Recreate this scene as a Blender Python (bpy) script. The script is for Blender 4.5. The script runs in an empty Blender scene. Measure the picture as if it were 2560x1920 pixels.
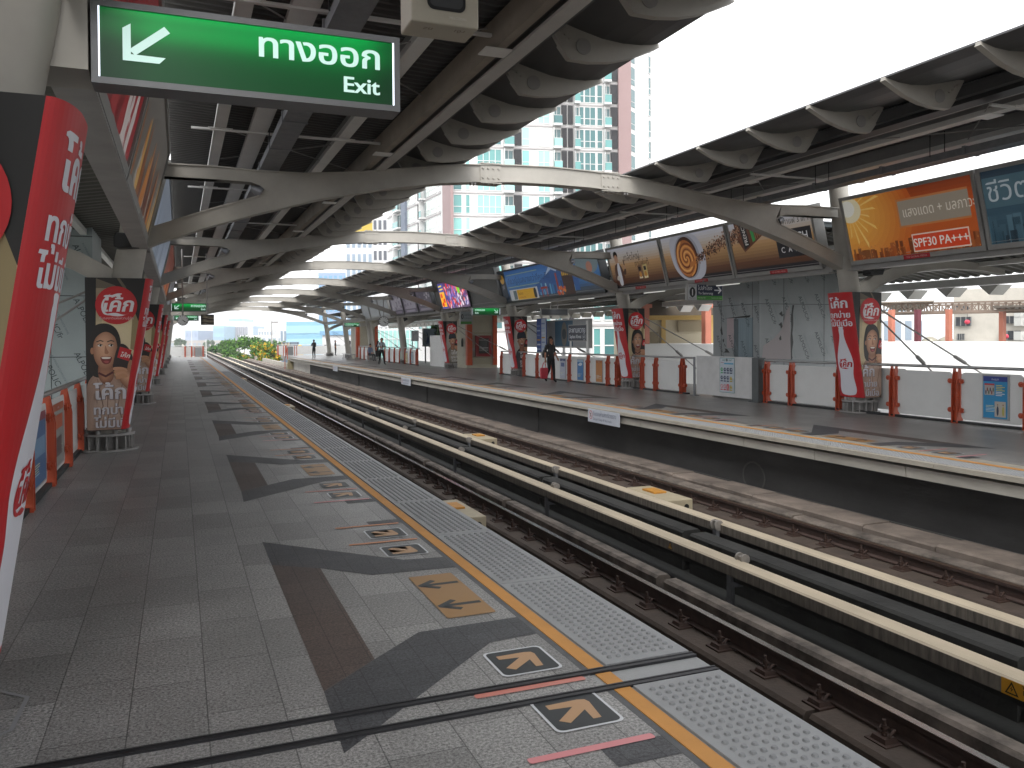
import bpy, bmesh, math, random
from mathutils import Vector, Matrix
random.seed(7)
SC = bpy.context.scene
COL = SC.collection
R = math.radians
# ------------------------------------------------------------------ camera, world, sun, exposure
CAMH = 1.675
FPX, PX, PY = 2080.0, 1280.0, 880.0            # focal length and principal point in photo pixels (2560 wide)
def _basis(vx, vy, roll):
    y = Vector((vx-PX, vy-PY, FPX)).normalized()
    s = math.tan(R(roll))
    x = Vector((1, s, -(y.x+s*y.y)/y.z)).normalized()
    d = y.cross(x)
    if d.y < 0: d = -d
    up = -d
    rows = [Vector((x[i], y[i], up[i])) for i in range(3)]
    return rows                                 # camera right, down, forward as world vectors
RT, DN, FW = _basis(447, 850, -0.75)
cam = bpy.data.cameras.new('camera'); camo = bpy.data.objects.new('camera', cam); COL.objects.link(camo)
cam.sensor_width = 36; cam.lens = 36*FPX/2560; cam.shift_y = (PY-960)/2560
cam.clip_start = 0.05; cam.clip_end = 6000
camo.matrix_world = Matrix(((RT.x, -DN.x, -FW.x, 0), (RT.y, -DN.y, -FW.y, 0), (RT.z, -DN.z, -FW.z, CAMH), (0, 0, 0, 1)))
SC.camera = camo
def at(u, v, depth):                            # photo pixel + distance along the view axis -> world point
    p = RT*((u-PX)/FPX*depth) + DN*((v-PY)/FPX*depth) + FW*depth
    return Vector((p.x, p.y, p.z+CAMH))
SC.view_settings.view_transform = 'Standard'
SC.view_settings.look = 'None'
SC.view_settings.exposure = 1.25
SC.view_settings.gamma = 1.0
SUN_EL, SUN_AZ = 50, 205
w = bpy.data.worlds.new('World'); SC.world = w; w.use_nodes = True
nt = w.node_tree
bg = nt.nodes['Background']
sky = nt.nodes.new('ShaderNodeTexSky'); sky.sky_type = 'NISHITA'; sky.sun_disc = False
sky.sun_elevation = R(SUN_EL); sky.sun_rotation = R(SUN_AZ); sky.dust_density = 4; sky.air_density = 1.5
mx = nt.nodes.new('ShaderNodeMix'); mx.data_type = 'RGBA'; mx.inputs[0].default_value = 0.86
mx.inputs[7].default_value = (11.2, 11.25, 11.4, 1)   # the closed white cloud deck
nt.links.new(sky.outputs[0], mx.inputs[6]); nt.links.new(mx.outputs[2], bg.inputs[0])
bg.inputs[1].default_value = 0.11
sl = bpy.data.lights.new('sun', 'SUN'); sl.energy = 1.1; sl.angle = R(34); sl.color = (1, .98, .95)
so = bpy.data.objects.new('sun', sl); COL.objects.link(so)
so.rotation_euler = (R(90-SUN_EL), 0, R(180-SUN_AZ)); so.location = (0, 0, 40)
SC.cycles.max_bounces = 6; SC.cycles.diffuse_bounces = 4; SC.cycles.glossy_bounces = 3
SC.cycles.use_denoising = True
# ------------------------------------------------------------------ materials
def lin(h):
    if not isinstance(h, str): return tuple(h)+(1,)
    h = h.lstrip('#')
    c = [int(h[i:i+2], 16)/255 for i in (0, 2, 4)]
    return tuple((x/12.92 if x <= .04045 else ((x+.055)/1.055)**2.4) for x in c)+(1,)
MATS = {}
def mat(name, col, rough=.6, metal=0, noise=0, scale=3, bump=0, bscale=40, stretch=(1, 1, 1), spec=.5):
    if name in MATS: return MATS[name]
    m = bpy.data.materials.new(name); m.use_nodes = True; MATS[name] = m
    n = m.node_tree; b = n.nodes['Principled BSDF']
    c = lin(col); b.inputs['Base Color'].default_value = c
    b.inputs['Roughness'].default_value = rough; b.inputs['Metallic'].default_value = metal
    b.inputs['Specular IOR Level'].default_value = spec
    if noise or bump:
        tc = n.nodes.new('ShaderNodeTexCoord'); mp = n.nodes.new('ShaderNodeMapping')
        mp.inputs['Scale'].default_value = stretch
        n.links.new(tc.outputs['Object'], mp.inputs[0])
    if noise:
        t = n.nodes.new('ShaderNodeTexNoise'); t.inputs['Scale'].default_value = scale; t.inputs['Detail'].default_value = 6; t.inputs['Roughness'].default_value = .65
        r = n.nodes.new('ShaderNodeValToRGB'); r.color_ramp.elements[0].position = .3; r.color_ramp.elements[1].position = .7
        r.color_ramp.elements[0].color = tuple(x*(1-noise) for x in c[:3])+(1,)
        r.color_ramp.elements[1].color = tuple(min(1, x*(1+noise*.6)) for x in c[:3])+(1,)
        n.links.new(mp.outputs[0], t.inputs['Vector']); n.links.new(t.outputs[0], r.inputs[0]); n.links.new(r.outputs[0], b.inputs['Base Color'])
    if bump:
        t2 = n.nodes.new('ShaderNodeTexNoise'); t2.inputs['Scale'].default_value = bscale; t2.inputs['Detail'].default_value = 4
        bp = n.nodes.new('ShaderNodeBump'); bp.inputs['Strength'].default_value = bump; bp.inputs['Distance'].default_value = .01
        n.links.new(mp.outputs[0], t2.inputs['Vector']); n.links.new(t2.outputs[0], bp.inputs['Height']); n.links.new(bp.outputs[0], b.inputs['Normal'])
    return m
def ink(h, rough=.45): return mat('print_'+(h if isinstance(h, str) else '_'.join('%.3f' % x for x in h)), h, rough)
def glow(name, col, strength, base=None):
    if name in MATS: return MATS[name]
    m = mat(name, base or col, .4)
    b = m.node_tree.nodes['Principled BSDF']
    b.inputs['Emission Color'].default_value = lin(col); b.inputs['Emission Strength'].default_value = strength
    return m
def granite(name, c1, c2, px=.325, py=.65, tvar=.16, rough=.42, joint=.35, big=.15):
    m = bpy.data.materials.new(name); m.use_nodes = True
    n = m.node_tree; b = n.nodes['Principled BSDF']; L = n.links.new
    def N(t, **k):
        x = n.nodes.new(t)
        for a, v in k.items(): setattr(x, a, v)
        return x
    tc = N('ShaderNodeTexCoord'); sx = N('ShaderNodeSeparateXYZ'); L(tc.outputs['Object'], sx.inputs[0])
    def M(op, a, bb=None):
        x = N('ShaderNodeMath', operation=op)
        for i, v in enumerate((a, bb)):
            if v is None: continue
            if isinstance(v, (int, float)): x.inputs[i].default_value = v
            else: L(v, x.inputs[i])
        return x.outputs[0]
    cx = M('DIVIDE', M('ADD', sx.outputs[0], 20.05), px); ix = M('FLOOR', cx); fx = M('SUBTRACT', cx, ix)
    wn0 = N('ShaderNodeTexWhiteNoise', noise_dimensions='1D'); L(ix, wn0.inputs['W'])
    cy = M('ADD', M('DIVIDE', sx.outputs[1], py), wn0.outputs['Value']); iy = M('FLOOR', cy); fy = M('SUBTRACT', cy, iy)
    cv = N('ShaderNodeCombineXYZ'); L(ix, cv.inputs[0]); L(iy, cv.inputs[1])
    wn = N('ShaderNodeTexWhiteNoise', noise_dimensions='2D'); L(cv.outputs[0], wn.inputs['Vector'])
    sp = N('ShaderNodeTexNoise'); sp.inputs['Scale'].default_value = 70; sp.inputs['Detail'].default_value = 6; sp.inputs['Roughness'].default_value = .85; L(tc.outputs['Object'], sp.inputs['Vector'])
    rp = N('ShaderNodeValToRGB'); rp.color_ramp.elements[0].position = .38; rp.color_ramp.elements[1].position = .62
    rp.color_ramp.elements[0].color = lin(c1); rp.color_ramp.elements[1].color = lin(c2); L(sp.outputs[0], rp.inputs[0])
    bn = N('ShaderNodeTexNoise'); bn.inputs['Scale'].default_value = .9; bn.inputs['Detail'].default_value = 5; L(tc.outputs['Object'], bn.inputs['Vector'])
    k = M('ADD', M('MULTIPLY', M('SUBTRACT', wn.outputs['Value'], .5), 2*tvar), 1.0)
    k = M('MULTIPLY', k, M('ADD', M('MULTIPLY', M('SUBTRACT', bn.outputs[0], .5), 2*big*2), 1.0))
    jx = M('MULTIPLY', M('MINIMUM', fx, M('SUBTRACT', 1.0, fx)), px); jy = M('MULTIPLY', M('MINIMUM', fy, M('SUBTRACT', 1.0, fy)), py)
    jm = M('GREATER_THAN', M('MINIMUM', jx, jy), .0028)
    k = M('MULTIPLY', k, M('ADD', M('MULTIPLY', jm, 1-joint), joint))
    vo = N('ShaderNodeTexVoronoi'); vo.inputs['Scale'].default_value = 1.9; L(tc.outputs['Object'], vo.inputs['Vector'])
    sn = N('ShaderNodeTexNoise'); sn.inputs['Scale'].default_value = 3.3; sn.inputs['Detail'].default_value = 8; sn.inputs['Roughness'].default_value = .75; L(tc.outputs['Object'], sn.inputs['Vector'])
    k = M('MULTIPLY', k, M('ADD', M('MULTIPLY', M('GREATER_THAN', vo.outputs['Distance'], .028), .3), .7))
    k = M('MULTIPLY', k, M('ADD', M('MULTIPLY', sn.outputs[0], .5), .75))
    ml = N('ShaderNodeVectorMath', operation='SCALE'); L(rp.outputs[0], ml.inputs[0]); L(k, ml.inputs['Scale'])
    L(ml.outputs[0], b.inputs['Base Color'])
    rr = M('ADD', M('MULTIPLY', bn.outputs[0], .25), rough-.12); L(rr, b.inputs['Roughness'])
    bp = N('ShaderNodeBump'); bp.inputs['Strength'].default_value = .12; bp.inputs['Distance'].default_value = .004; L(sp.outputs[0], bp.inputs['Height']); L(bp.outputs[0], b.inputs['Normal'])
    return m
STEEL = mat('painted_steel', '#a5a199', .5, 0, .14, 1.6)
STEELD = mat('painted_steel_dusty', '#949290', .55, 0, .18, 2.2)
ALU = mat('brushed_aluminium', '#a9aaab', .35, .8, .08, 5)
FRAMEG = mat('grey_frame', '#9a9a98', .5, 0, .08, 3)
ORANGE = mat('orange_paint', '#b24a2b', .42, 0, .12, 4)
WHITEP = mat('white_panel', '#cfd0cf', .4, 0, .05, 2.5)
DARK = mat('dark_rubber', '#1b1c1e', .6)
BLACK = mat('black_plastic', '#101113', .5)
CONC = mat('concrete', '#8d857a', .85, 0, .3, 2.5, .4, 25)
# ------------------------------------------------------------------ mesh builder
class MB:
    def __init__(s): s.v = []; s.f = []; s.m = []; s.mi = 0; s.sm = []; s.smooth = False
    def add(s, vs, fs):
        o = len(s.v); s.v += [tuple(v) for v in vs]
        for f in fs: s.f.append([o+i for i in f]); s.m.append(s.mi); s.sm.append(s.smooth)
        return s
    def box(s, x0, x1, y0, y1, z0, z1):
        return s.hexa([(x0, y0, z0), (x1, y0, z0), (x1, y1, z0), (x0, y1, z0), (x0, y0, z1), (x1, y0, z1), (x1, y1, z1), (x0, y1, z1)])
    def hexa(s, p): return s.add(p, [(3, 2, 1, 0), (4, 5, 6, 7), (0, 1, 5, 4), (1, 2, 6, 5), (2, 3, 7, 6), (3, 0, 4, 7)])
    def quad(s, a, b, c, d): return s.add([a, b, c, d], [(0, 1, 2, 3)])
    def prism(s, pts, fn, a, b):                  # polygon pts (p,q) extruded from a to b; fn(p,q,t)->xyz
        n = len(pts)
        vs = [fn(p, q, a) for p, q in pts]+[fn(p, q, b) for p, q in pts]
        fs = [tuple(range(n))[::-1], tuple(range(n, 2*n))]+[(i, (i+1) % n, n+(i+1) % n, n+i) for i in range(n)]
        return s.add(vs, fs)
    def bar(s, p, q, w, h, up=(0, 0, 1)):
        p = Vector(p); q = Vector(q); d = (q-p).normalized(); u = Vector(up)
        if abs(d.dot(u)) > .98: u = Vector((0, 1, 0))
        sd = d.cross(u).normalized(); u = sd.cross(d)
        c = [(-w/2, -h/2), (w/2, -h/2), (w/2, h/2), (-w/2, h/2)]
        return s.add([p+sd*a+u*b for a, b in c]+[q+sd*a+u*b for a, b in c], [(0, 1, 2, 3), (7, 6, 5, 4), (0, 4, 5, 1), (1, 5, 6, 2), (2, 6, 7, 3), (3, 7, 4, 0)])
    def tube(s, path, rad, n=10, caps=True):
        path = [Vector(p) for p in path]; rings = []
        if isinstance(rad, (int, float)): rad = [rad]*len(path)
        pu = None
        for i, p in enumerate(path):
            d = (path[min(i+1, len(path)-1)]-path[max(i-1, 0)]).normalized()
            u = pu if pu is not None else (Vector((0, 0, 1)) if abs(d.z) < .9 else Vector((1, 0, 0)))
            sd = d.cross(u).normalized(); u = sd.cross(d).normalized(); pu = u
            rings.append([p+(sd*math.cos(2*math.pi*k/n)+u*math.sin(2*math.pi*k/n))*rad[i] for k in range(n)])
        vs = [v for r in rings for v in r]; fs = []
        for i in range(len(path)-1):
            for k in range(n): fs.append((i*n+k, (i+1)*n+k, (i+1)*n+(k+1) % n, i*n+(k+1) % n))
        o = s.smooth; s.smooth = True; s.add(vs, fs); s.smooth = o
        if caps: s.add(rings[0], [tuple(range(n))]); s.add(rings[-1], [tuple(range(n))[::-1]])
        return s
    def disc(s, c, r, h, n=20, ax='z'):
        d = {'z': Vector((0, 0, h)), 'y': Vector((0, h, 0)), 'x': Vector((h, 0, 0))}[ax]
        return s.tube([Vector(c), Vector(c)+d], r, n)
    def build(s, name, mats, parent=None, loc=None):
        me = bpy.data.meshes.new(name)
        o = bpy.data.objects.new(name, me); COL.objects.link(o)
        off = Vector((0, 0, 0))
        if parent is not None: o.parent = parent; off = wloc(parent)
        elif loc is not None: off = Vector(loc); o.location = loc
        if parent is not None and loc is not None: o.location = Vector(loc)-off; off = Vector(loc)
        me.from_pydata([tuple(Vector(v)-off) for v in s.v], [], s.f)
        for m in (mats if isinstance(mats, (list, tuple)) else [mats]): me.materials.append(m)
        me.polygons.foreach_set('material_index', s.m); me.polygons.foreach_set('use_smooth', s.sm)
        me.update(); bm = bmesh.new(); bm.from_mesh(me); bmesh.ops.recalc_face_normals(bm, faces=bm.faces); bm.to_mesh(me); bm.free()
        return o
def wloc(o):
    v = Vector(o.location)
    while o.parent: o = o.parent; v += Vector(o.location)
    return v
def bevel(o, w=.01, seg=2):
    m = o.modifiers.new('bevel', 'BEVEL'); m.width = w; m.segments = seg; m.limit_method = 'ANGLE'; return o
def tag(o, label=None, cat=None, group=None, kind=None):
    if label: o['label'] = label
    if cat: o['category'] = cat
    if group: o['group'] = group
    if kind: o['kind'] = kind
    return o
def thing(name, label, cat, loc=(0, 0, 0), group=None):
    o = bpy.data.objects.new(name, None); COL.objects.link(o); o.location = loc; o.empty_display_size = .2
    return tag(o, label, cat, group)
KIDS = {}
def copy_tree(o, parent=None, loc=None, mirror=None):
    c = o.copy(); COL.objects.link(c); c.parent = parent
    if loc is not None: c.location = loc
    for ch in [x for x in COL.objects if x.parent == o]: copy_tree(ch, c)
    return c
def struct(name, mb, m, loc=None): return tag(mb.build(name, m, None, loc), kind='structure')
# ------------------------------------------------------------------ flat printed artwork (posters, signs)
_TX = {}
def text_mesh(s, bold=0):
    if (s, bold) in _TX: return _TX[(s, bold)]
    c = bpy.data.curves.new('lettering', 'FONT'); c.body = s; c.size = 1; c.offset = bold; c.resolution_u = 3
    o = bpy.data.objects.new('lettering', c); COL.objects.link(o)
    me = bpy.data.meshes.new_from_object(o.evaluated_get(bpy.context.evaluated_depsgraph_get()))
    vs = [(v.co.x, v.co.y) for v in me.vertices]; fs = [tuple(p.vertices) for p in me.polygons]
    bpy.data.objects.remove(o); bpy.data.curves.remove(c); bpy.data.meshes.remove(me)
    _TX[(s, bold)] = (vs, fs); return vs, fs
def spline(pts, n=5):
    out = []; k = len(pts)
    for i in range(k):
        p0, p1, p2, p3 = (Vector(pts[(i+j) % k]) for j in (-1, 0, 1, 2))
        for t in [j/n for j in range(n)]:
            out.append(tuple(.5*((2*p1)+(-p0+p2)*t+(2*p0-5*p1+4*p2-p3)*t*t+(-p0+3*p1-3*p2+p3)*t**3)))
    return out
class Art:
    def __init__(s, lay=.0012): s.it = []; s.lay = lay; s.k = 0
    def _a(s, vs, fs, col, l): s.k += 1; s.it.append((vs, fs, col, (s.k if l is None else l))); return s
    def poly(s, pts, col, l=None): return s._a(list(pts), [tuple(range(len(pts)))], col, l)
    def rect(s, x0, y0, x1, y1, col, l=None): return s.poly([(x0, y0), (x1, y0), (x1, y1), (x0, y1)], col, l)
    def rrect(s, x0, y0, x1, y1, r, col, l=None, n=5):
        p = []
        for cx, cy, a in ((x1-r, y0+r, -90), (x1-r, y1-r, 0), (x0+r, y1-r, 90), (x0+r, y0+r, 180)):
            for i in range(n+1): t = R(a+90*i/n); p.append((cx+r*math.cos(t), cy+r*math.sin(t)))
        return s.poly(p, col, l)
    def ell(s, cx, cy, rx, ry, col, l=None, n=28, rot=0):
        c, q = math.cos(R(rot)), math.sin(R(rot)); p = []
        for i in range(n):
            a = 2*math.pi*i/n; x, y = rx*math.cos(a), ry*math.sin(a); p.append((cx+x*c-y*q, cy+x*q+y*c))
        return s.poly(p, col, l)
    def blob(s, pts, col, l=None, n=5): return s.poly(spline(pts, n), col, l)
    def shade(s, pts, c0, c1, cx, cy, l, n=9, p=1.0):
        q = spline(pts, 5); A_, B_ = lin(c0), lin(c1)
        for i in range(n):
            t = i/n; f = (1-t)**p; c = tuple(round(A_[j]*(1-t)+B_[j]*t, 3) for j in range(3))
            s.poly([(cx+(x-cx)*f, cy+(y-cy)*f) for x, y in q], c, l+.09*i)
        return s
    def line(s, pts, w, col, l=None):
        for (x0, y0), (x1, y1) in zip(pts[:-1], pts[1:]):
            d = Vector((x1-x0, y1-y0)); d.normalize(); nx, ny = -d.y*w/2, d.x*w/2; e = d*w*.2
            s.poly([(x0-e.x+nx, y0-e.y+ny), (x0-e.x-nx, y0-e.y-ny), (x1+e.x-nx, y1+e.y-ny), (x1+e.x+nx, y1+e.y+ny)], col, l); l = None if l is None else l+.12
        return s
    def grad(s, x0, y0, x1, y1, stops, n=14):
        for i in range(n):
            t = (i+.5)/n; 
            for (a, ca), (b, cb) in zip(stops[:-1], stops[1:]):
                if a <= t <= b: q = (t-a)/(b-a); A_, B_ = lin(ca), lin(cb); c = tuple(round(A_[j]*(1-q)+B_[j]*q, 3) for j in range(3))
            s.rect(x0, y0+(y1-y0)*i/n, x1, y0+(y1-y0)*(i+1)/n, c, 0)
        return s
    def text(s, t, x, y, h, col, l=None, bold=0, al='l', shear=0, sx=1, rep=0, rot=0):
        vs, fs = text_mesh(t, bold)
        if not vs: return s
        xs = [v[0] for v in vs]; w0, w1 = min(xs), max(xs)
        ox = {'l': -w0, 'c': -(w0+w1)/2, 'r': -w1}[al]
        c, q = math.cos(R(rot)), math.sin(R(rot))
        for j in range(rep+1):
            dx = (j-rep/2)*.022
            P = [((v[0]+ox+dx)*h*sx+v[1]*h*shear, v[1]*h) for v in vs]
            s._a([(x+a*c-b*q, y+a*q+b*c) for a, b in P], fs, col, None if l is None else l+j*.3)
        return s
    def build(s, name, fmap, parent=None, clip=(), cuts=(), loc=None, emit=0):
        bm = bmesh.new(); mats = []; keys = {}; L = bm.verts.layers.float.new('d')
        for vs, fs, col, l in s.it:
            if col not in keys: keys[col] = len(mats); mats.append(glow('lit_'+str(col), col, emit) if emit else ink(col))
            bv = [bm.verts.new((v[0], v[1], 0)) for v in vs]
            for b in bv: b[L] = l*s.lay
            for f in fs:
                try: bm.faces.new([bv[i] for i in f]).material_index = keys[col]
                except ValueError: pass
        for co, no in clip:
            bmesh.ops.bisect_plane(bm, geom=bm.verts[:]+bm.edges[:]+bm.faces[:], plane_co=co, plane_no=no, clear_outer=True)
        for x in cuts:
            bmesh.ops.bisect_plane(bm, geom=bm.verts[:]+bm.edges[:]+bm.faces[:], plane_co=(x, 0, 0), plane_no=(1, 0, 0))
        bmesh.ops.triangulate(bm, faces=[f for f in bm.faces if len(f.verts) > 4])
        off = Vector((0, 0, 0))
        o = bpy.data.objects.new(name, bpy.data.meshes.new(name)); COL.objects.link(o)
        if parent is not None: o.parent = parent; off = wloc(parent)
        elif loc is not None: o.location = loc; off = Vector(loc)
        for v in bm.verts: v.co = Vector(fmap(v.co.x, v.co.y, v[L]))-off
        bm.to_mesh(o.data); bm.free()
        for m in mats: o.data.materials.append(m)
        return o
def plane_map(org, du, dv, off=.002):                  # flat print: origin + u*du + v*dv, layers rise along du x dv
    o, a, b = Vector(org), Vector(du).normalized(), Vector(dv).normalized(); n = a.cross(b).normalized()
    return lambda u, v, d: o+a*u+b*v+n*(d+off)
# ------------------------------------------------------------------ setting: ground, platforms, track
Y0, Y1, Y2 = -30.0, 87.5, 76.0                    # near end, left platform end, right platform end
MX = 12.87                                        # mirror: x -> MX - x
FR0, FRS, NFR = 4.25, 9.88, 9                     # portal frames
FY = [3.97]+[FR0+FRS*i for i in range(1, NFR)]
g = MB(); g.quad((-3000, -400, -13), (3000, -400, -13), (3000, 5000, -13), (-3000, 5000, -13))
struct('ground', g, mat('ground_city', '#6e6d68', .9, 0, .4, .05))
GRL = granite('granite_floor', '#38383a', '#a9a8a6', tvar=.17, big=.2, rough=.42)
GRR = granite('granite_floor_light', '#525150', '#9c9995', tvar=.08, big=.16, rough=.36)
p = MB(); p.box(-1.75, 1.872, Y0, Y1, -.35, 0); struct('left_platform', p, GRL)
p = MB(); p.box(10.02, 16.9, Y0, Y2+15, -.35, 0); struct('right_platform', p, GRR)
NOS = mat('platform_edge_concrete', '#a09a8e', .8, 0, .16, 3, .25, 30)
FASC = mat('fascia_panel', '#a9a59c', .75, 0, .2, 2.2, 0, 1, (1, .5, 3))
# left edge: drain strip, yellow line, tactile panels
STRIP = mat('edge_stone', '#9a9c9d', .6, 0, .1, 6, .15, 80)
p = MB(); p.box(1.875, 2.5, Y0, Y1, -.12, -.004)
p.box(1.875, 2.44, Y0, Y1, -.3, -.124); struct('platform_edge', p, [STRIP])
YEL = mat('yellow_line', '#c48a42', .6, 0, .1, 4)
p = MB()
y = Y0
for a, b in ((Y0, 3.475), (3.52, 3.66), (3.715, Y1)): p.box(1.9, 1.985, a, b, -.002, .003)
struct('yellow_line', p, YEL)
p = MB()
for a, b in ((Y0, 3.475), (3.715, Y1)): p.box(1.862, 1.896, a, b, -.001, .001)
struct('drain_strip', p, mat('drain_strip', '#5a5b5d', .7, 0, .2, 12))
DOME = mat('tactile_dome', '#7b7d7f', .5)  # darker than the plate: shade on the dome sides put into the colour
TACT = mat('tactile_plate', '#8f9193', .5, 0, .1, 5, .1, 100)
p = MB()
pl = []
y = 3.735
while y < Y1-1.5: pl.append((y, y+1.5)); y += 1.512
y = 3.46
while y > -2: pl.append((y-1.5, y)); y -= 1.512
for a, b in pl: p.box(2.0, 2.495, a, b, -.004, .008)
for a, b in pl:
    if a > 46: continue
    p.mi = 1
    n = 8 if a < 12 else (6 if a < 24 else 4)
    for i in range(8):
        for j in range(25):
            x, yy = 2.06+i*.053, a+.075+j*.0562
            ring = lambda r, z: [(x+r*math.cos(6.2832*k/n), yy+r*math.sin(6.2832*k/n), z) for k in range(n)]
            vs = ring(.0155, .008)+ring(.011, .017)
            p.add(vs, [(k, (k+1) % n, n+(k+1) % n, n+k) for k in range(n)]+[tuple(range(n, 2*n))])
struct('tactile_paving', p, [TACT, DOME])
# expansion joint
p = MB()
for yy in (3.49, 3.69):
    for dy, z, wd in ((-.018, .004, .011), (.0, .001, .02), (.018, .004, .011)):
        p.box(-1.7, 2.5, yy+dy-wd/2, yy+dy+wd/2, -.003, z+.007)
struct('expansion_joint', p, mat('joint_metal', '#3a3a3d', .45, .6, .2, 8))
# dark paving bands, arrows and lines on the left floor
PAVD, PAVB = granite('dark_pavers', '#1a1a1d', '#55565a', .16, .16, .1, .5, .45, .05), granite('brown_pavers', '#2a2220', '#63554f', .16, .23, .08, .5, .45, .05)
def flat(pts, z): return [(x, y, z) for x, y in pts]
def floor_art(cx, sgn, cy, far):
    X = lambda x: cx+sgn*x
    d, b = MB(), MB()
    for pts in ([(.62, 1.93), (1.56, .93), (1.86, .89), (1.86, .58), (1.25, .62), (.94, .94), (.62, 1.17)],
                [(.62, -1.22), (.93, -.92), (1.25, -.62), (1.86, -.60), (1.86, -.90), (1.57, -.93), (1.08, -1.39), (.60, -1.85)]):
        pts = [(X(x), cy+y) for x, y in pts]; d.add(flat(pts, .0016), [tuple(range(len(pts)))])
    for a in (-2.37, 2.18): d.add(flat([(X(1.57), cy+a), (X(1.86), cy+a), (X(1.86), cy+a+.16), (X(1.57), cy+a+.16)], .0016), [(0, 1, 2, 3)])
    pts = [(X(.62), cy+1.17), (X(.94), cy+.94), (X(.93), cy-.92), (X(.62), cy-1.22)]; b.add(flat(pts, .002), [(0, 1, 2, 3)])
    tag(d.build('dark_paving_band', PAVD, None, (X(1.2), cy, 0)), kind='structure'); tag(b.build('brown_paving_band', PAVB, None, (X(.8), cy, 0)), kind='structure')
    a = Art(.0007)
    a.rrect(1.47, -.47, 1.78, .45, .015, '#947043', 1)
    for s in (-.24, .22):
        a.line([(1.75, s), (1.5, s)], .045, '#23262a', 2); a.line([(1.6, s-.085), (1.495, s), (1.6, s+.085)], .045, '#23262a', 2)
    for yc, k in ((1.82, 1), (1.2, 1), (-1.24, -1), (-1.87, -1)):
        if yc < -1.8 or far % 2: a.rrect(1.465, yc-.165, 1.795, yc+.165, .035, '#c9ccd0', 1)
        a.rrect(1.478, yc-.152, 1.782, yc+.152, .03, '#1f2327', 2)
        a.poly([(1.632+dx, yc-k*dy) for dx, dy in [(-.11, .095), (.05, .10), (.085, .09), (.095, .06), (.075, -.10), (.035, -.10), (.04, -.005), (-.075, -.10), (-.115, -.065), (.0, .04), (-.11, .05)]], '#b08a64', 3)
    for yl, c in ((2.17, '#c2825c'), (1.53, '#c2825c'), (-1.56, '#c27a6e'), (-2.2, '#cf8488')):
        a.rrect(1.26, yl-.022, 1.83, yl+.022, .012, c, 1)
    o = a.build('floor_arrow', lambda u, v, dd: (X(u), cy+v, .0035+dd), None, loc=(X(1.5), cy, 0)); tag(o, kind='structure')
    for q in o.data.polygons: pass
cyc = [5.2+5.62*i for i in range(-1, 13)]
for i, c in enumerate(cyc): floor_art(0, 1, c, i)
for i, c in enumerate([5.2+5.62*i for i in range(0, 12)]): floor_art(11.73, -1, c-.3, i)
a = Art(.0007); a.line([(-.9, 4.66), (-.68, 4.45), (-.69, 4.1), (-.8, 4.0)], .02, '#8d8f92', 1)
tag(a.build('chalk_mark', lambda u, v, d: (u, v, .003+d), None, loc=(-.7, 4.3, 0)), kind='structure')
# right platform edge
p = MB(); q = MB()
y = Y0; random.seed(3)
while y < Y2: p.box(9.1, 9.4, y, min(y+1.9, Y2)-.006, -.062, 0); y += 1.9
y = Y0
while y < Y2: q.box(9.16, 9.42, y, min(y+1.75, Y2)-.012, -.25, -.11); y += 1.75
p.box(9.4, 10.02, Y0, Y2, -.3, -.002)
struct('platform_nosing', p, NOS); struct('platform_fascia', q, FASC)
p = MB(); p.box(9.62, 9.72, Y0, Y2, .0005, .004); struct('yellow_line', p, YEL)
p = MB(); p.box(9.2, 9.56, Y0, Y2, -.001, .004)
y = 4
while y < 40:
    for i in range(7):
        n = 4; x = 9.23+i*.05
        ring = lambda r, z: [(x+r*math.cos(6.2832*k/n), y+r*math.sin(6.2832*k/n), z) for k in range(n)]
        p.add(ring(.016, .004)+ring(.01, .0095), [(k, (k+1) % n, n+(k+1) % n, n+k) for k in range(n)]+[(4, 5, 6, 7)])
    y += .06
struct('tactile_paving', p, TACT)
WALLD = mat('dark_concrete_wall', '#343434', .85, 0, .45, 1.2, .3, 18, (1, .5, 1.4))
p = MB(); p.box(9.46, 9.9, Y0, 66, -1.7, -.112)
for yy in (21.6, 33, 47): p.box(9.42, 9.46, yy, yy+.9, -1.7, -.26)
struct('platform_wall', p, WALLD)
p = MB(); p.box(9.46, 9.9, 66.004, Y2, -1.7, -.112); struct('platform_wall', p, mat('pale_wall', '#b5b3ad', .8, 0, .15, 1))
p = MB(); p.box(1.6, 1.9, Y0, Y1, -2, -.36); struct('platform_wall', p, WALLD)
# track bed
BED = mat('track_bed_wet', '#1f201d', .7, 0, .5, 1.6, .6, 14)
PLB = mat('rail_plinth', '#483d35', .85, 0, .35, 3, .5, 30)
PLG = mat('stained_concrete', '#6d645c', .85, 0, .75, 3.2, .6, 22)
PLD = mat('mossy_concrete', '#2c2c2a', .85, 0, .6, 1.7, .6, 20)
WALK = mat('walkway_slab', '#776c63', .85, 0, .6, 1.3, .5, 18)
YE = 420
p = MB(); p.quad((1.6, Y0, -1.5), (9.9, Y0, -1.5), (9.9, YE, -1.5), (1.6, YE, -1.5)); struct('track_bed', p, BED)
p = MB()
random.seed(5)
def plinth(m, x0, x1, zt, L, gap, y0=Y0, ye=YE, jit=.02):
    y = y0
    while y < ye:
        e = y+L; dz = random.uniform(-jit, jit)*.5
        c = .03
        prof = [(x0, -1.5), (x1, -1.5), (x1, zt+dz-c), (x1-c, zt+dz), (x0+c, zt+dz), (x0, zt+dz-c)]
        m.prism(prof, lambda a, b, t: (a, t, b), y, e-gap); y = e
plinth(p, 4.45, 4.98, -1.235, 3.9, .06)
plinth(p, 8.02, 8.60, -1.235, 3.9, .06)
plinth(p, 2.6, 3.7, -1.26, 3.9, .06); plinth(p, 6.78, 7.4, -1.26, 3.9, .06)
struct('rail_plinth', p, PLB)
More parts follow.
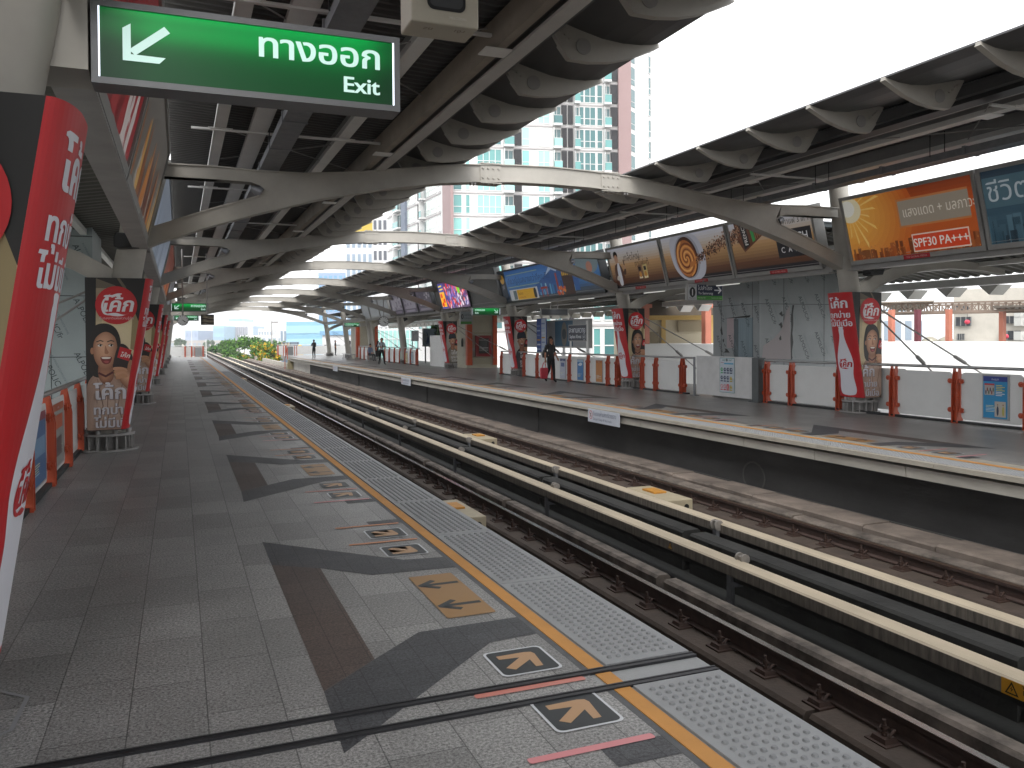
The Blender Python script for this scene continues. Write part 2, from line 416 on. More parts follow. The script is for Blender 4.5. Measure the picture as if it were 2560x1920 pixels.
p = MB(); plinth(p, 5.02, 5.21, -1.05, 4.87, .16, -6.45); struct('guard_kerb', p, PLG)
p = MB(); plinth(p, 6.33, 6.62, -.965, 4.87, .16, -5.0); struct('guard_kerb', p, PLD)
p = MB(); plinth(p, 8.64, 8.88, -1.06, 4.87, .03, Y0+1.2); struct('guard_kerb', p, PLG)
p = MB(); plinth(p, 8.93, 9.5, -1.0, 1.22, .012, jit=.03); struct('walkway', p, WALK)
# rails with clips
RUST = mat('rail_rust', '#40302a', .7, .1, .35, 9, .3, 60)
RTOP = mat('rail_top', '#b9b6b2', .22, .95)
RBRN = mat('rail_top_brown', '#69564a', .4, .6, .2, 6)
def rail(x, zt, y0, y1, label, top, clipside, ylim):
    r = thing('rail', label, 'rail', (x, y0, zt), 'running rails')
    m = MB()
    prof = [(-.07, -.165), (.07, -.165), (.07, -.15), (.012, -.135), (.01, -.045), (.036, -.035), (.036, -.002), (-.036, -.002), (-.036, -.035), (-.01, -.045), (-.012, -.135), (-.07, -.15)]
    m.prism([(x+a, zt+b) for a, b in prof], lambda a, b, t: (a, t, b), y0, y1); m.build('rail_body', RUST, r)
    m = MB(); m.box(x-.033, x+.033, y0, y1, zt-.0015, zt+.001); m.build('running_surface', top, r)
    k = MB(); xs = x+clipside*.14; zb = zt-.185
    k.box(xs-.085, xs+.085, -.1, .1, zb, zb+.018)
    k.hexa([(xs-.06, -.07, zb+.018), (xs+.07, -.07, zb+.018), (xs+.07, .07, zb+.018), (xs-.06, .07, zb+.018), (xs-.05, -.06, zb+.05), (xs+.05, -.06, zb+.05), (xs+.05, .06, zb+.05), (xs-.05, .06, zb+.05)])
    for dy in (-.0,):
        for q in range(5): k.disc((xs, dy, zb+.05+q*.016), .024 if q % 2 else .019, .014, 8)
        k.disc((xs, dy, zb+.13), .014, .035, 8)
    dx = -clipside
    k.tube([(xs+dx*.0, -.05, zb+.06), (xs+dx*.04, -.055, zb+.1), (xs+dx*.085, -.03, zb+.075), (xs+dx*.09, .02, zb+.065)], .011, 6)
    k.tube([(xs+dx*.0, .05, zb+.06), (xs+dx*.03, .055, zb+.095), (xs+dx*.08, .035, zb+.07)], .011, 6)
    proto = None; far = MB(); n = 0; y = 2.55
    while y < 190:
        if n < 92:
            if proto is None: proto = k.build('rail_clip', mat('clip_rust', '#3b2921', .75, .1, .3, 12), r, (x, y, zt)); proto.location = (0, y-y0, 0); 
            else: c = proto.copy(); COL.objects.link(c); c.location = (0, y-y0, 0)
            n += 1
        else: far.box(xs-.08, xs+.08, y-.1, y+.1, zb, zb+.1)
        y += .65
    # the clip mesh was drawn around y = 0; its vertices were stored relative to (x, y, zt)
    for v in proto.data.vertices: v.co.y += 2.55
    o = far.build('rail_clip', mat('clip_rust', '#3b2921'), r); tag(o, kind='stuff')
    return r
rail(4.79, -1.05, Y0, YE, 'rusty rail with bright polished top below the left platform edge', RTOP, -1, 0)
rail(8.42, -1.05, Y0, YE, 'brown rusted rail nearest the far platform wall', RBRN, -1, 0)
m = MB()
for x in (3.36, 6.99):
    pr = [(-.07, -.165), (.07, -.165), (.07, -.15), (.012, -.135), (.01, -.045), (.036, -.035), (.036, 0), (-.036, 0), (-.036, -.035), (-.01, -.045), (-.012, -.135), (-.07, -.15)]
    mm = MB(); mm.prism([(x+a, -1.05+b) for a, b in pr], lambda a, b, t: (a, t, b), Y0, YE)
    o = mm.build('rail', RBRN, None, (x, Y0, -1.05)); tag(o, 'rail tucked under the left platform edge' if x < 5 else 'rail half hidden beside the farther cream conductor cover', 'rail', 'running rails')
# third rail covers
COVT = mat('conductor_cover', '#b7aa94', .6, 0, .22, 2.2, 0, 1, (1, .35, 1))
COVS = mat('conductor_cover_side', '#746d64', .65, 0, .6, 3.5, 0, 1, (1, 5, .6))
GALV = mat('galvanised', '#83858a', .45, .5, .2, 6)
def cover(x0, x1, z0, z1, label, posty, front):
    r = thing('conductor_rail_cover', label, 'rail cover', (x0, Y0, -1.5), 'conductor rail covers')
    m = MB(); y = Y0
    while y < YE:
        L = 10.4; e = y+L
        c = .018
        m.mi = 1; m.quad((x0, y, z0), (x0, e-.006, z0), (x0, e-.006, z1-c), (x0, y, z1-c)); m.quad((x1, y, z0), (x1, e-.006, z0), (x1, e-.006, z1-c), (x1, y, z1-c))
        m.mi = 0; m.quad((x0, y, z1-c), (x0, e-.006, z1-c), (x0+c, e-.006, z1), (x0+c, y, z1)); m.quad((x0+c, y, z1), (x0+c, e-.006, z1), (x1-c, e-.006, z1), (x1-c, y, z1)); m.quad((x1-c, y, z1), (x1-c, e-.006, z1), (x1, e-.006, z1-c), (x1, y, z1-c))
        y = e
    m.mi = 1; m.quad((x0, Y0, z0), (x1, Y0, z0), (x1, YE, z0), (x0, YE, z0))
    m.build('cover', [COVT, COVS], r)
    m = MB(); m.box((x0+x1)/2-.03, (x0+x1)/2+.03, Y0, YE, z0-.09, z0-.003); m.build('conductor_rail', mat('conductor_metal', '#3a3a3a', .5, .4), r)
    y = posty; px = x0-.035 if front else x0+.07
    while y < 170:
        m = MB(); m.box(px-.02, px+.03, y-.045, y+.045, -1.5, z0-.005 if not front else z1-.06)
        m.box(px+.0, px+.2, y-.04, y+.04, z0-.16, z0-.1)
        m.build('post', GALV, r, (px, y, -1.5))
        m = MB()
        if front:
            for dy in (-.05, .05): m.disc((x0-.02, y+dy-.014, z1-.03), .07, .028, 14, 'y')
            m.box(x0-.06, x0+.03, y-.05, y+.05, z1-.085, z1+.03)
        else:
            for dy in (-.05, .05): m.disc((x1+.01, y+dy-.014, z1+.018), .062, .028, 14, 'y')
            m.box(x1-.03, x1+.05, y-.05, y+.05, z1-.05, z1+.045)
        m.build('insulator', mat('insulator', '#8b8680', .5, .1, .2, 9), r, (px, y, z1))
        y += 5.25
    return r
cv1 = cover(5.9, 6.13, -1.10, -.962, 'nearer long cream conductor rail cover on low grey posts', 2.82, False)
cv2 = cover(6.86, 7.05, -1.015, -.885, 'farther long cream conductor rail cover with round insulators on its near side', 4.3, True)
a = Art(.001); a.rect(0, 0, .9, .125, '#c08a1e', 1)
a.poly([(.03, .015), (.145, .015), (.0875, .115)], '#1e1c18', 2); a.poly([(.05, .027), (.125, .027), (.0875, .093)], '#c08a1e', 3)
a.poly([(.095, .085), (.075, .055), (.088, .057), (.08, .032), (.102, .063), (.088, .061)], '#1e1c18', 4)
a.text('ไฟฟ้าแรงสูง', .17, .045, .085, '#2a2416', 2)
o = a.build('warning_label', plane_map((5.899, 4.55, -1.1), (0, -1, 0), (0, 0, 1)), cv1)
a = Art(.001); a.poly([(0, 0), (.12, 0), (.06, .1)], '#1e1c18', 1); a.poly([(.014, .008), (.106, .008), (.06, .085)], '#b98a2a', 2); a.poly([(.066, .07), (.05, .045), (.06, .046), (.054, .02), (.075, .052), (.062, .05)], '#1e1c18', 3)
a.build('warning_label', plane_map((5.899, 9.3, -1.085), (0, -1, 0), (0, 0, 1)), cv1)
# beige equipment boxes on the track
BEIGE = mat('beige_box', '#a59a82', .6, 0, .15, 4)
WOODY = mat('ochre_insert', '#b9812f', .6, 0, .2, 8)
def trackbox(x0, x1, y0, y1, z, label):
    t = thing('track_box', label, 'equipment box', ((x0+x1)/2, (y0+y1)/2, -1.3), 'beige boxes on the track')
    m = MB(); m.box(x0, x1, y0, y1, -1.4, z); bevel(m.build('housing', BEIGE, t), .015)
    m = MB(); m.box(x0+.12, x1-.12, y0+.45*(y1-y0), y0+.75*(y1-y0), z-.01, z+.03); bevel(m.build('ochre_block', WOODY, t), .006)
    m = MB(); m.disc((x1-.12, y0+.02, z-.12), .045, -.024, 14, 'y'); m.build('cable_port', BLACK, t)
trackbox(3.45, 4.2, 11.55, 12.95, -.96, 'beige track box under the near platform edge in the foreground')
trackbox(3.45, 4.2, 33.4, 34.7, -.96, 'small beige track box far along under the near platform edge')
trackbox(3.45, 4.2, 58.4, 59.7, -.96, 'tiny beige track box farthest along the near platform edge')
trackbox(7.24, 7.72, 11.42, 12.74, -.955, 'beige track box with ochre block between conductor cover and far rail, nearest')
trackbox(7.24, 7.72, 20.36, 21.7, -.955, 'second beige track box beside the brown rail, farther away')
# steps and parapets beyond the right platform end
PAR = mat('parapet_concrete', '#a8a297', .85, 0, .25, .8, .3, 10)
p = MB(); p.box(9.9, 10.15, Y2+7, 300, -1.7, -.7); struct('viaduct_parapet', p, PAR)
p = MB(); p.box(1.3, 1.6, Y1, YE, -1.7, -.15); struct('viaduct_parapet', p, PAR)
p = MB(); p.box(1.3, 10.2, Y1-2, YE, -2.4, -1.51); struct('viaduct_deck', p, PAR)
t = thing('steps', 'short concrete stairway at the end of the far platform', 'stairs', (9.6, Y2+1, -1.5))
m = MB()
for i in range(6): m.box(9.0, 10.0, Y2+.02+i*.3, Y2+.02+(i+1)*.3, -1.5, -.15-i*.19)
m.build('treads', mat('step_concrete', '#8d8468', .85, 0, .2, 3), t)
m = MB(); m.tube([(8.95, Y2+.1, -.1), (8.95, Y2+.1, .9), (8.95, Y2+2, -.1), (8.95, Y2+2, -1.2)], .035, 8); m.build('handrail', ORANGE, t)
# pipe stub mark and cable conduit on the far platform wall
m = MB()
pts = [(16.2+.30*math.cos(k*.3142), -.82+.26*math.sin(k*.3142)) for k in range(20)]
for (a0, b0), (a1, b1) in zip(pts, pts[1:]+pts[:1]): m.bar((9.455, a0-4.1, b0), (9.455, a1-4.1, b1), .012, .03)
struct('wall_patch', m, mat('patch_grey', '#4b4b49', .9))
m = MB(); m.box(9.44, 9.459, Y0, 66, -1.02, -.985); struct('wall_conduit', m, mat('conduit_grey', '#4a4a48', .7))
# ------------------------------------------------------------------ portal frames
def mir(pts): return [(MX-x, z) for x, z in pts][::-1]
TOP = [(-.30, 4.41), (-.06, 4.405), (.58, 4.41), (1.2, 4.385), (1.93, 4.39), (2.82, 4.47), (3.49, 4.57), (4.37, 4.69), (4.87, 4.745), (5.67, 4.79)]
BOT = [(-.42, 3.13), (-.25, 3.21), (.4, 3.46), (1.19, 3.72), (2.18, 4.01), (3.22, 4.24), (4.32, 4.41), (4.9, 4.465), (5.67, 4.51)]
HOLE = [(-.30, 4.215), (.6, 4.215), (1.1, 4.205), (1.25, 4.16), (1.31, 4.09), (1.27, 4.03), (1.18, 3.985), (.5, 3.76), (-.2, 3.49), (-.45, 3.40)]
def strip_of(m, pts, yh, t, yc, sgn):
    for (x0, z0), (x1, z1) in zip(pts[:-1], pts[1:]):
        d = Vector((x1-x0, z1-z0)).normalized(); n = Vector((-d.y, d.x))*t*sgn
        m.prism([(x0, z0), (x1, z1), (x1+n.x, z1+n.y), (x0+n.x, z0+n.y)], lambda a, b, q: (a, q, b), yc-yh, yc+yh)
def make_frame(y):
    r = thing('portal_frame', 'x', 'roof frame', (MX/2, y, 0), 'arched frames carrying the platform roofs')
    web = MB()
    top = TOP+[(MX/2, 4.81)]+mir(TOP); bot = BOT+[(MX/2, 4.52)]+mir(BOT)
    n = len(top)
    # the web is one sheet with two crotch holes: left arm pair, body, right arm pair
    body = [p for p in top if 1.15 < p[0] < MX-1.15]+[(11.55, 4.16), (11.56, 4.09), (11.6, 4.03), (MX-1.19, 3.985)]+[p for p in bot if 1.15 < p[0] < MX-1.15][::-1]+[(1.19, 3.985), (1.27, 4.03), (1.31, 4.09), (1.25, 4.16)]
    fn = lambda a, b, q: (a, q, b)
    for side in (0, 1):
        f = (lambda P: P) if not side else mir
        up = f([(-.30, 4.41), (-.06, 4.405), (.58, 4.41), (1.2, 4.385)]); lo = f([(-.30, 4.215), (.6, 4.215), (1.1, 4.205), (1.25, 4.16)])
        web.prism(up+lo[::-1], fn, y-.11, y+.11)
        up = f([(-.45, 3.40), (-.2, 3.49), (.5, 3.76), (1.19, 3.985)]); lo = f([(-.42, 3.13), (-.25, 3.21), (.4, 3.46), (1.19, 3.72)])
        web.prism(up+lo[::-1], fn, y-.11, y+.11)
        strip_of(web, f(HOLE), .13, .02, y, 1)
    web.prism(body, fn, y-.11, y+.11)
    strip_of(web, top, .14, .02, y, 1); strip_of(web, bot, .14, .02, y, -1)
    web.build('arch_beam', STEEL, r)
    for x0 in (5.02, MX-5.42):
        m = MB(); zc = 4.47 if True else 0
        zz = lambda x: 4.795-abs(x-MX/2)**2*.02
        m.box(x0, x0+.4, y-.125, y+.125, 4.475, 4.775)
        m.box(x0, x0+.4, y-.15, y+.15, 4.782, 4.80); m.box(x0, x0+.4, y-.15, y+.15, 4.44, 4.458)
        for i in range(4):
            for z in (4.54, 4.71): m.disc((x0+.05+i*.1, y-.125, z), .019, -.02, 8, 'y')
            m.disc((x0+.05+i*.1, y-.1, 4.80), .018, .02, 8); m.disc((x0+.05+i*.1, y-.1, 4.44), .018, -.02, 8)
        m.build('splice_plate', STEEL, r)
    for x0 in (4.86, MX-4.92):
        m = MB()
        for q in (0, .06): m.disc((x0+q, y-.1, 4.44), .03, .05, 8, 'y'); m.box(x0+q-.012, x0+q+.012, y-.13, y-.02, 4.40, 4.46)
        m.build('pipe_clamp', STEELD, r)
    for side in (0, 1):
        X = (lambda x: x) if not side else (lambda x: MX-x)
        m = MB(); m.tube([(X(-1.0), y, .26), (X(-.73), y, 2.7), (X(-.66), y, 3.05), (X(-.41), y, 4.9), (X(-.39), y, 5.02)], [.215, .215, .21, .20, .20], 24)
        c = m.build('column', STEEL, r)
        f = MB(); f.tube([(X(1.12), y-.05, 4.12), (X(1.24), y-.07, 4.07), (X(1.27), y-.07, 4.055)], [.05, .095, .095], 12); f.build('floodlight', GALV, r)
        b = MB(); xc = X(-1.02)
        b.tube([(xc, y, .235), (xc, y, .27)], .375, 28); b.tube([(xc, y, .004), (xc, y, .03)], .42, 28); b.tube([(xc, y, .03), (xc, y, .24)], .215, 20)
        for k in range(16):
            a = 2*math.pi*k/16; d = Vector((math.cos(a), math.sin(a), 0)); b.bar(Vector((xc, y, .13))+d*.2, Vector((xc, y, .13))+d*.36, .018, .2)
            if k % 2: b.tube([Vector((xc, y, .27))+d*.31, Vector((xc, y, .335))+d*.31], .034, 8); b.tube([Vector((xc, y, .03))+d*.32, Vector((xc, y, .24))+d*.32], .02, 6)
        b.build('column_base', STEELD, c)
        ra = MB(); pts = [(-.85, 2.72), (-1.35, 3.0), (-2.0, 3.23), (-2.8, 3.38), (-3.6, 3.42), (-4.5, 3.36), (-5.4, 3.22)]; lo = [(-.92, 2.44), (-1.5, 2.76), (-2.15, 3.0), (-2.9, 3.16), (-3.6, 3.21), (-4.5, 3.19), (-5.4, 3.10)]
        P = [(X(a), q) for a, q in pts]+[(X(a), q) for a, q in lo][::-1]
        ra.prism(P, fn, y-.09, y+.09); strip_of(ra, [(X(a), q) for a, q in lo], .11, .02, y, 1 if side else -1)
        ra.build('rear_arm', STEEL, r)
        for (x0, z0), (x1, z1), fork in (((-1.3, 2.42), (-4.9, .72), .72), ((-1.3, 2.3), (-3.6, .55), .62)):
            s = MB(); A_, B_ = Vector((X(x0), y+.05, z0)), Vector((X(x1), y+.05, z1)); s.tube([A_, B_], .018, 6)
            c0, c1 = A_.lerp(B_, fork), A_.lerp(B_, fork+.12)
            s.tube([c0, c0.lerp(c1, .15), c0.lerp(c1, .85), c1], [.02, .045, .045, .02], 8)
            s.build('stay_rod', STEELD, r)
    return r
names = ['nearest roof frame, its column half out of the picture beside the big exit sign',
         'second roof frame, its wide arch crossing in front of the apartment tower',
         'third roof frame, its right column between the coffee and the travel billboards',
         'fourth roof frame, its right column beside the video screen',
         'fifth roof frame, its right column between the video screen and the purple billboards',
         'sixth roof frame, its bare right column standing in the striped fence',
         'seventh roof frame, its bare right column near the far equipment booth',
         'eighth roof frame, second from the far end of the platforms',
         'farthest roof frame at the end of the platforms']
fr = make_frame(FY[0])
for i, y in enumerate(FY):
    o = fr if i == 0 else copy_tree(fr, None, (MX/2, y, 0))
    o['label'] = names[i]
for c in [c for c in COL.objects if c.parent and c.parent.parent == fr and c.name.startswith('column_base') and c.matrix_local is not None and sum(v.co.x for v in c.data.vertices) < 0]: bpy.data.objects.remove(c)
# ------------------------------------------------------------------ canopies over both platforms
SHEET = mat('corrugated_roof_underside', '#545352', .55, .1, .14, 1.2, 0, 1, (1, .3, 1))
NOSE = mat('canopy_edge_sheet', '#4b4b4c', .5, .2, .1, 2)
PURL = mat('purlin_paint', '#dad9d6', .34, 0, .1, 2, spec=1.0)
TAN = mat('tan_box_beam', '#8d8478', .55, 0, .22, 2)
CY0, CY1 = -30.0, 83.9
def canopy(side):
    X = (lambda x: x) if not side else (lambda x: MX-x)
    r = thing('canopy', ('corrugated canopy over the far platform, open strip of sky beneath its outer edge' if side else 'dark corrugated canopy above the near platform with scalloped edge'), 'canopy', (X(2.4), CY0, 4.8), 'platform canopies')
    m = MB(); prof = [(-.1, 5.10), (.9, 5.05), (2.0, 4.98), (2.95, 4.93), (3.6, 5.08)]
    ys = []; y = CY0
    while y < CY1: ys += [(y, 0), (y+.05, 0), (y+.075, .035), (y+.125, .035)]; y += .15
    vs = [(X(x), yy, z+h) for yy, h in ys for x, z in prof]; k = len(prof)
    m.add(vs, [(i*k+j, i*k+j+1, (i+1)*k+j+1, (i+1)*k+j) for i in range(len(ys)-1) for j in range(k-1)])
    m.add([(X(x), yy, z+.09) for yy in (CY0, CY1) for x, z in prof], [(j, j+1, k+j+1, k+j) for j in range(k-1)])
    m.build('roof_sheet', SHEET, r)
    m = MB(); m.box(min(X(2.95), X(3.05)), max(X(2.95), X(3.05)), CY0, CY1, 4.72 if side else 4.55, 4.86); m.build('edge_beam', STEELD if side else TAN, r)
    m = MB(); m.box(min(X(3.06), X(3.32)), max(X(3.06), X(3.32)), CY0, CY1, 4.70, 4.86); m.build('gutter', BLACK, r)
    if not side: m = MB(); m.box(min(X(3.13), X(3.29)), max(X(3.13), X(3.29)), CY0, CY1, 4.53, 4.56); m.build('edge_strip', mat('edge_strip_paint', '#bdbbb7', .5, 0, .1, 2), r)
    m = MB(); pr = [(3.3, 4.97), (3.6, 4.93), (3.9, 4.855), (4.15, 4.80), (4.4, 4.78), (4.62, 4.79), (4.82, 4.826)]
    pr2 = pr+[(4.82, 4.85), (4.6, 4.90), (4.0, 5.0), (3.3, 5.06), (3.25, 5.06), (3.25, 4.80 if side else 4.70), (3.32, 4.76 if side else 4.62), (3.42, 4.76 if side else 4.62), (3.42, 4.90), (3.3, 4.96)]
    m.prism([(X(a), b) for a, b in pr2], lambda a, b, t: (a, t, b), CY0, CY1); m.build('edge_sheet', NOSE, r)
    # slotted bands at the frames and rooflight pinholes are openings: small bright studs are rivet heads
    lower = [(3.66, 4.68), (3.77, 4.55), (4.0, 4.545), (4.25, 4.575), (4.5, 4.645), (4.7, 4.735), (4.84, 4.80)]
    upper = [(4.84, 4.832), (4.62, 4.793), (4.4, 4.783), (4.15, 4.803), (3.9, 4.858), (3.6, 4.932), (3.5, 4.93)]
    y = 6.5-9*1.305; n = 0; proto = None; far = MB()
    while y < CY1:
        if abs(((y-FR0)/FRS) % 1-.5) < .487:
            if proto is None:
                m = MB(); m.prism([(X(a), b) for a, b in lower+upper], lambda a, b, t: (a, t, b), y-.03, y+.03)
                strip_of(m, [(X(a), b) for a, b in lower], .04, .01, y, 1 if side else -1)
                m.mi = 1; m.disc((X(3.93), y-.03, 4.69), .085, -.012, 20, 'y'); m.disc((X(3.93), y+.03, 4.69), .085, .012, 20, 'y'); m.mi = 0
                for q in range(4): m.disc((X(3.62+q*.05), y-.03, 4.86-q*.035), .014, -.02, 6, 'y')
                proto = m.build('fin', [STEEL, mat('fin_cap', '#8d8b88', .6)], r, (X(4.2), y, 4.7))
            else: c = proto.copy(); COL.objects.link(c); c.location = (proto.location[0], y-CY0, proto.location[2])
        y += 1.305
    for xa, wd, z, nm in ((.595, .15, 4.74, 'purlin'), (1.12, .24, 4.72, 'purlin'), (2.37, .16, 4.73, 'purlin')):
        m = MB(); m.box(X(xa)-wd/2, X(xa)+wd/2, CY0, CY1, z, z+.02); [m.box(X(xa)+q*wd/2-.006, X(xa)+q*wd/2+.006, CY0, CY1, z-.001, z+.075) for q in (-1, 1)]; m.mi = 1; m.box(X(xa)-.03, X(xa)+.03, CY0, CY1, z+.02, z+.3 if xa < 2 else z+.24); m.build('purlin', [PURL, STEELD], r)  # pale flange and lips, darker web: light catching the purlin put into the colours
    m = MB(); m.box(X(1.42)-.15, X(1.42)+.15, CY0, CY1, 4.47, 4.50); m.box(X(1.42)-.15, X(1.42)-.14, CY0, CY1, 4.50, 4.58); m.box(X(1.42)+.14, X(1.42)+.15, CY0, CY1, 4.50, 4.58)
    y = CY0
    while y < CY1: m.box(X(1.42)-.165, X(1.42)+.165, y, y+.05, 4.46, 4.60); y += 1.64
    m.build('cable_tray', GALV, r)
    y = CY0+1; hp = None
    while y < CY1:
        for xa in (1.26, 1.58):
            if hp is None: m = MB(); m.tube([(X(xa), y, 4.55), (X(xa), y, 5.0)], .008, 5); hp = m.build('hanger_rod', DARK, r, (X(xa), y, 4.8))
            else: c = hp.copy(); COL.objects.link(c); c.location = (X(xa)-X(2.4), y-CY0, 0)
        y += 2.6
    y = FR0-4.94+3.6-14.82
    while y < 80:
        m = MB()
        m.bar((X(.2), y, 4.715), (X(2.94), y, 4.70), .05, .03)
        for xa, z in ((.595, 4.735), (2.37, 4.725)): m.box(X(xa)-.17, X(xa)+.17, y-.06, y+.06, z-.012, z-.002); [m.disc((X(xa)+dx, y+dy, z-.012), .016, -.014, 6) for dx in (-.13, .13) for dy in (-.025, .025)]
        m.box(X(2.98)-.14, X(2.98)+.14, y-.12, y+.12, 4.535, 4.548)
        m.build('cross_tie', PURL, r)
        m = MB(); m.tube([(X(.6), y, 4.75), (X(2.9), y+2.4, 4.75)], .009, 5); m.tube([(X(2.9), y, 4.77), (X(.6), y+2.4, 4.77)], .009, 5); m.build('bracing_wire', STEELD, r)
        y += 4.94
    if side:
        m = MB(); m.box(MX-.62, MX-.48, CY0, CY1, 4.91, 5.04); m.build('outer_gutter', STEELD, r)
    return r
canopy(0); canopy(1)
# roofs behind the columns, sloping down outwards
def rear_roof(side):
    X = (lambda x: x) if not side else (lambda x: MX-x)
    r = thing('rear_roof', 'low roof behind the far platform columns ending in a row of pale brackets' if side else 'low corrugated roof behind the near platform columns', 'roof', (X(-3.5), CY0, 3.6), 'lower roofs behind the columns')
    m = MB(); prof = [(-.75, 4.0), (-2.5, 3.72), (-4.3, 3.45), (-6.1, 3.16)]
    ys = []; y = CY0
    while y < CY1-3: ys += [(y, 0), (y+.1, 0), (y+.15, .04), (y+.25, .04)]; y += .3
    k = len(prof)
    m.add([(X(x), yy, z+h) for yy, h in ys for x, z in prof], [(i*k+j, i*k+j+1, (i+1)*k+j+1, (i+1)*k+j) for i in range(len(ys)-1) for j in range(k-1)])
    m.add([(X(x), yy, z+.1) for yy in (CY0, CY1) for x, z in prof], [(j, j+1, k+j+1, k+j) for j in range(k-1)])
    m.build('roof_sheet', mat('rear_roof_sheet', '#56554f', .6, 0, .15, 1.5), r)
    m = MB()
    for xa, z in ((-1.7, 3.74), (-3.1, 3.52), (-4.6, 3.28)): m.box(X(xa)-.06, X(xa)+.06, CY0, CY1-3, z, z+.1)
    m.build('purlin', PURL, r)
    m = MB(); m.box(min(X(-6.0), X(-6.2)), max(X(-6.0), X(-6.2)), CY0, CY1-3, 2.94, 3.14); m.build('eave_beam', PURL, r)
    y = 1.2; proto = None
    while y < 80:
        if proto is None:
            m = MB(); s = 1 if side else -1
            m.prism([(y-.38, 2.935), (y+.18, 2.935), (y-.12, 2.69)], lambda a, b, t: (t, a, b), X(-6.15), X(-6.15)+s*.5)
            proto = m.build('eave_bracket', mat('bracket_white', '#c9c8c4', .5), r, (X(-6.1), y, 2.9))
        else: c = proto.copy(); COL.objects.link(c); c.location = (proto.location[0], y-CY0, proto.location[2])
        y += 1.27
rear_roof(0); rear_roof(1)
# longitudinal beams under the billboards
for side in (0, 1):
    X = (lambda x: x) if not side else (lambda x: MX-x)
    t = MB()
    for a, b in zip(FY[:-1], FY[1:]):
        t.box(min(X(-.63), X(-.41)), max(X(-.63), X(-.41)), a+.28, b-.28, 3.06, 3.085); t.box(X(-.52)-.012, X(-.52)+.012, a+.28, b-.28, 3.085, 3.3); t.box(min(X(-.62), X(-.42)), max(X(-.62), X(-.42)), a+.28, b-.28, 3.3, 3.32)
    tag(t.build('tie_beam', STEELD, None, (X(-.52), 0, 3.1)), 'steel tie beam running between the columns of the %s platform' % ('far' if side else 'near'), 'beam', 'tie beams between the columns')
# ------------------------------------------------------------------ advertising wraps round the column feet
SK, SK2, HAIR, LIP, TEE = '#b98868', '#9c6c50', '#1a1310', '#7a2a2a', '#8d8070'
RED = '#b3131c'
def script_logo(a, cx, cy, r, bg, fg, l):
    a.text('โค้ก', cx+.0*r, cy-.32*r, r*1.02, fg, l+1, .012, 'c', .22, 1.0, 2)
    a.blob([(cx-.62*r, cy+.28*r), (cx-.72*r, cy-.12*r), (cx-.60*r, cy-.46*r), (cx-.28*r, cy-.52*r), (cx-.55*r, cy-.36*r), (cx-.62*r, cy-.05*r), (cx-.50*r, cy+.35*r), (cx-.25*r, cy+.62*r)], fg, l+1)
    a.blob([(cx-.25*r, cy+.50*r), (cx+.05*r, cy+.62*r), (cx+.28*r, cy+.60*r), (cx+.0*r, cy+.48*r), (cx-.2*r, cy+.40*r)], fg, l+1)
    a.blob([(cx-.45*r, cy-.46*r), (cx-.05*r, cy-.40*r), (cx+.35*r, cy-.50*r), (cx+.58*r, cy-.40*r), (cx+.25*r, cy-.56*r), (cx-.15*r, cy-.56*r)], fg, l+1)
def slogan(a, x, z, sc, col, l, al='l', out=None):
    for t, dz, h in (('โค้ก', 0, .30), ('ทุกบ่าย', -.23, .19), ('ไม่มีเบื่อ', -.43, .19)):
        if out: a.text(t, x+.006, z+dz*sc-.006, h*sc, out, l-1, .014, al, 0, 1, 2)
        a.text(t, x, z+dz*sc, h*sc, col, l, .012, al, 0, 1, 2)
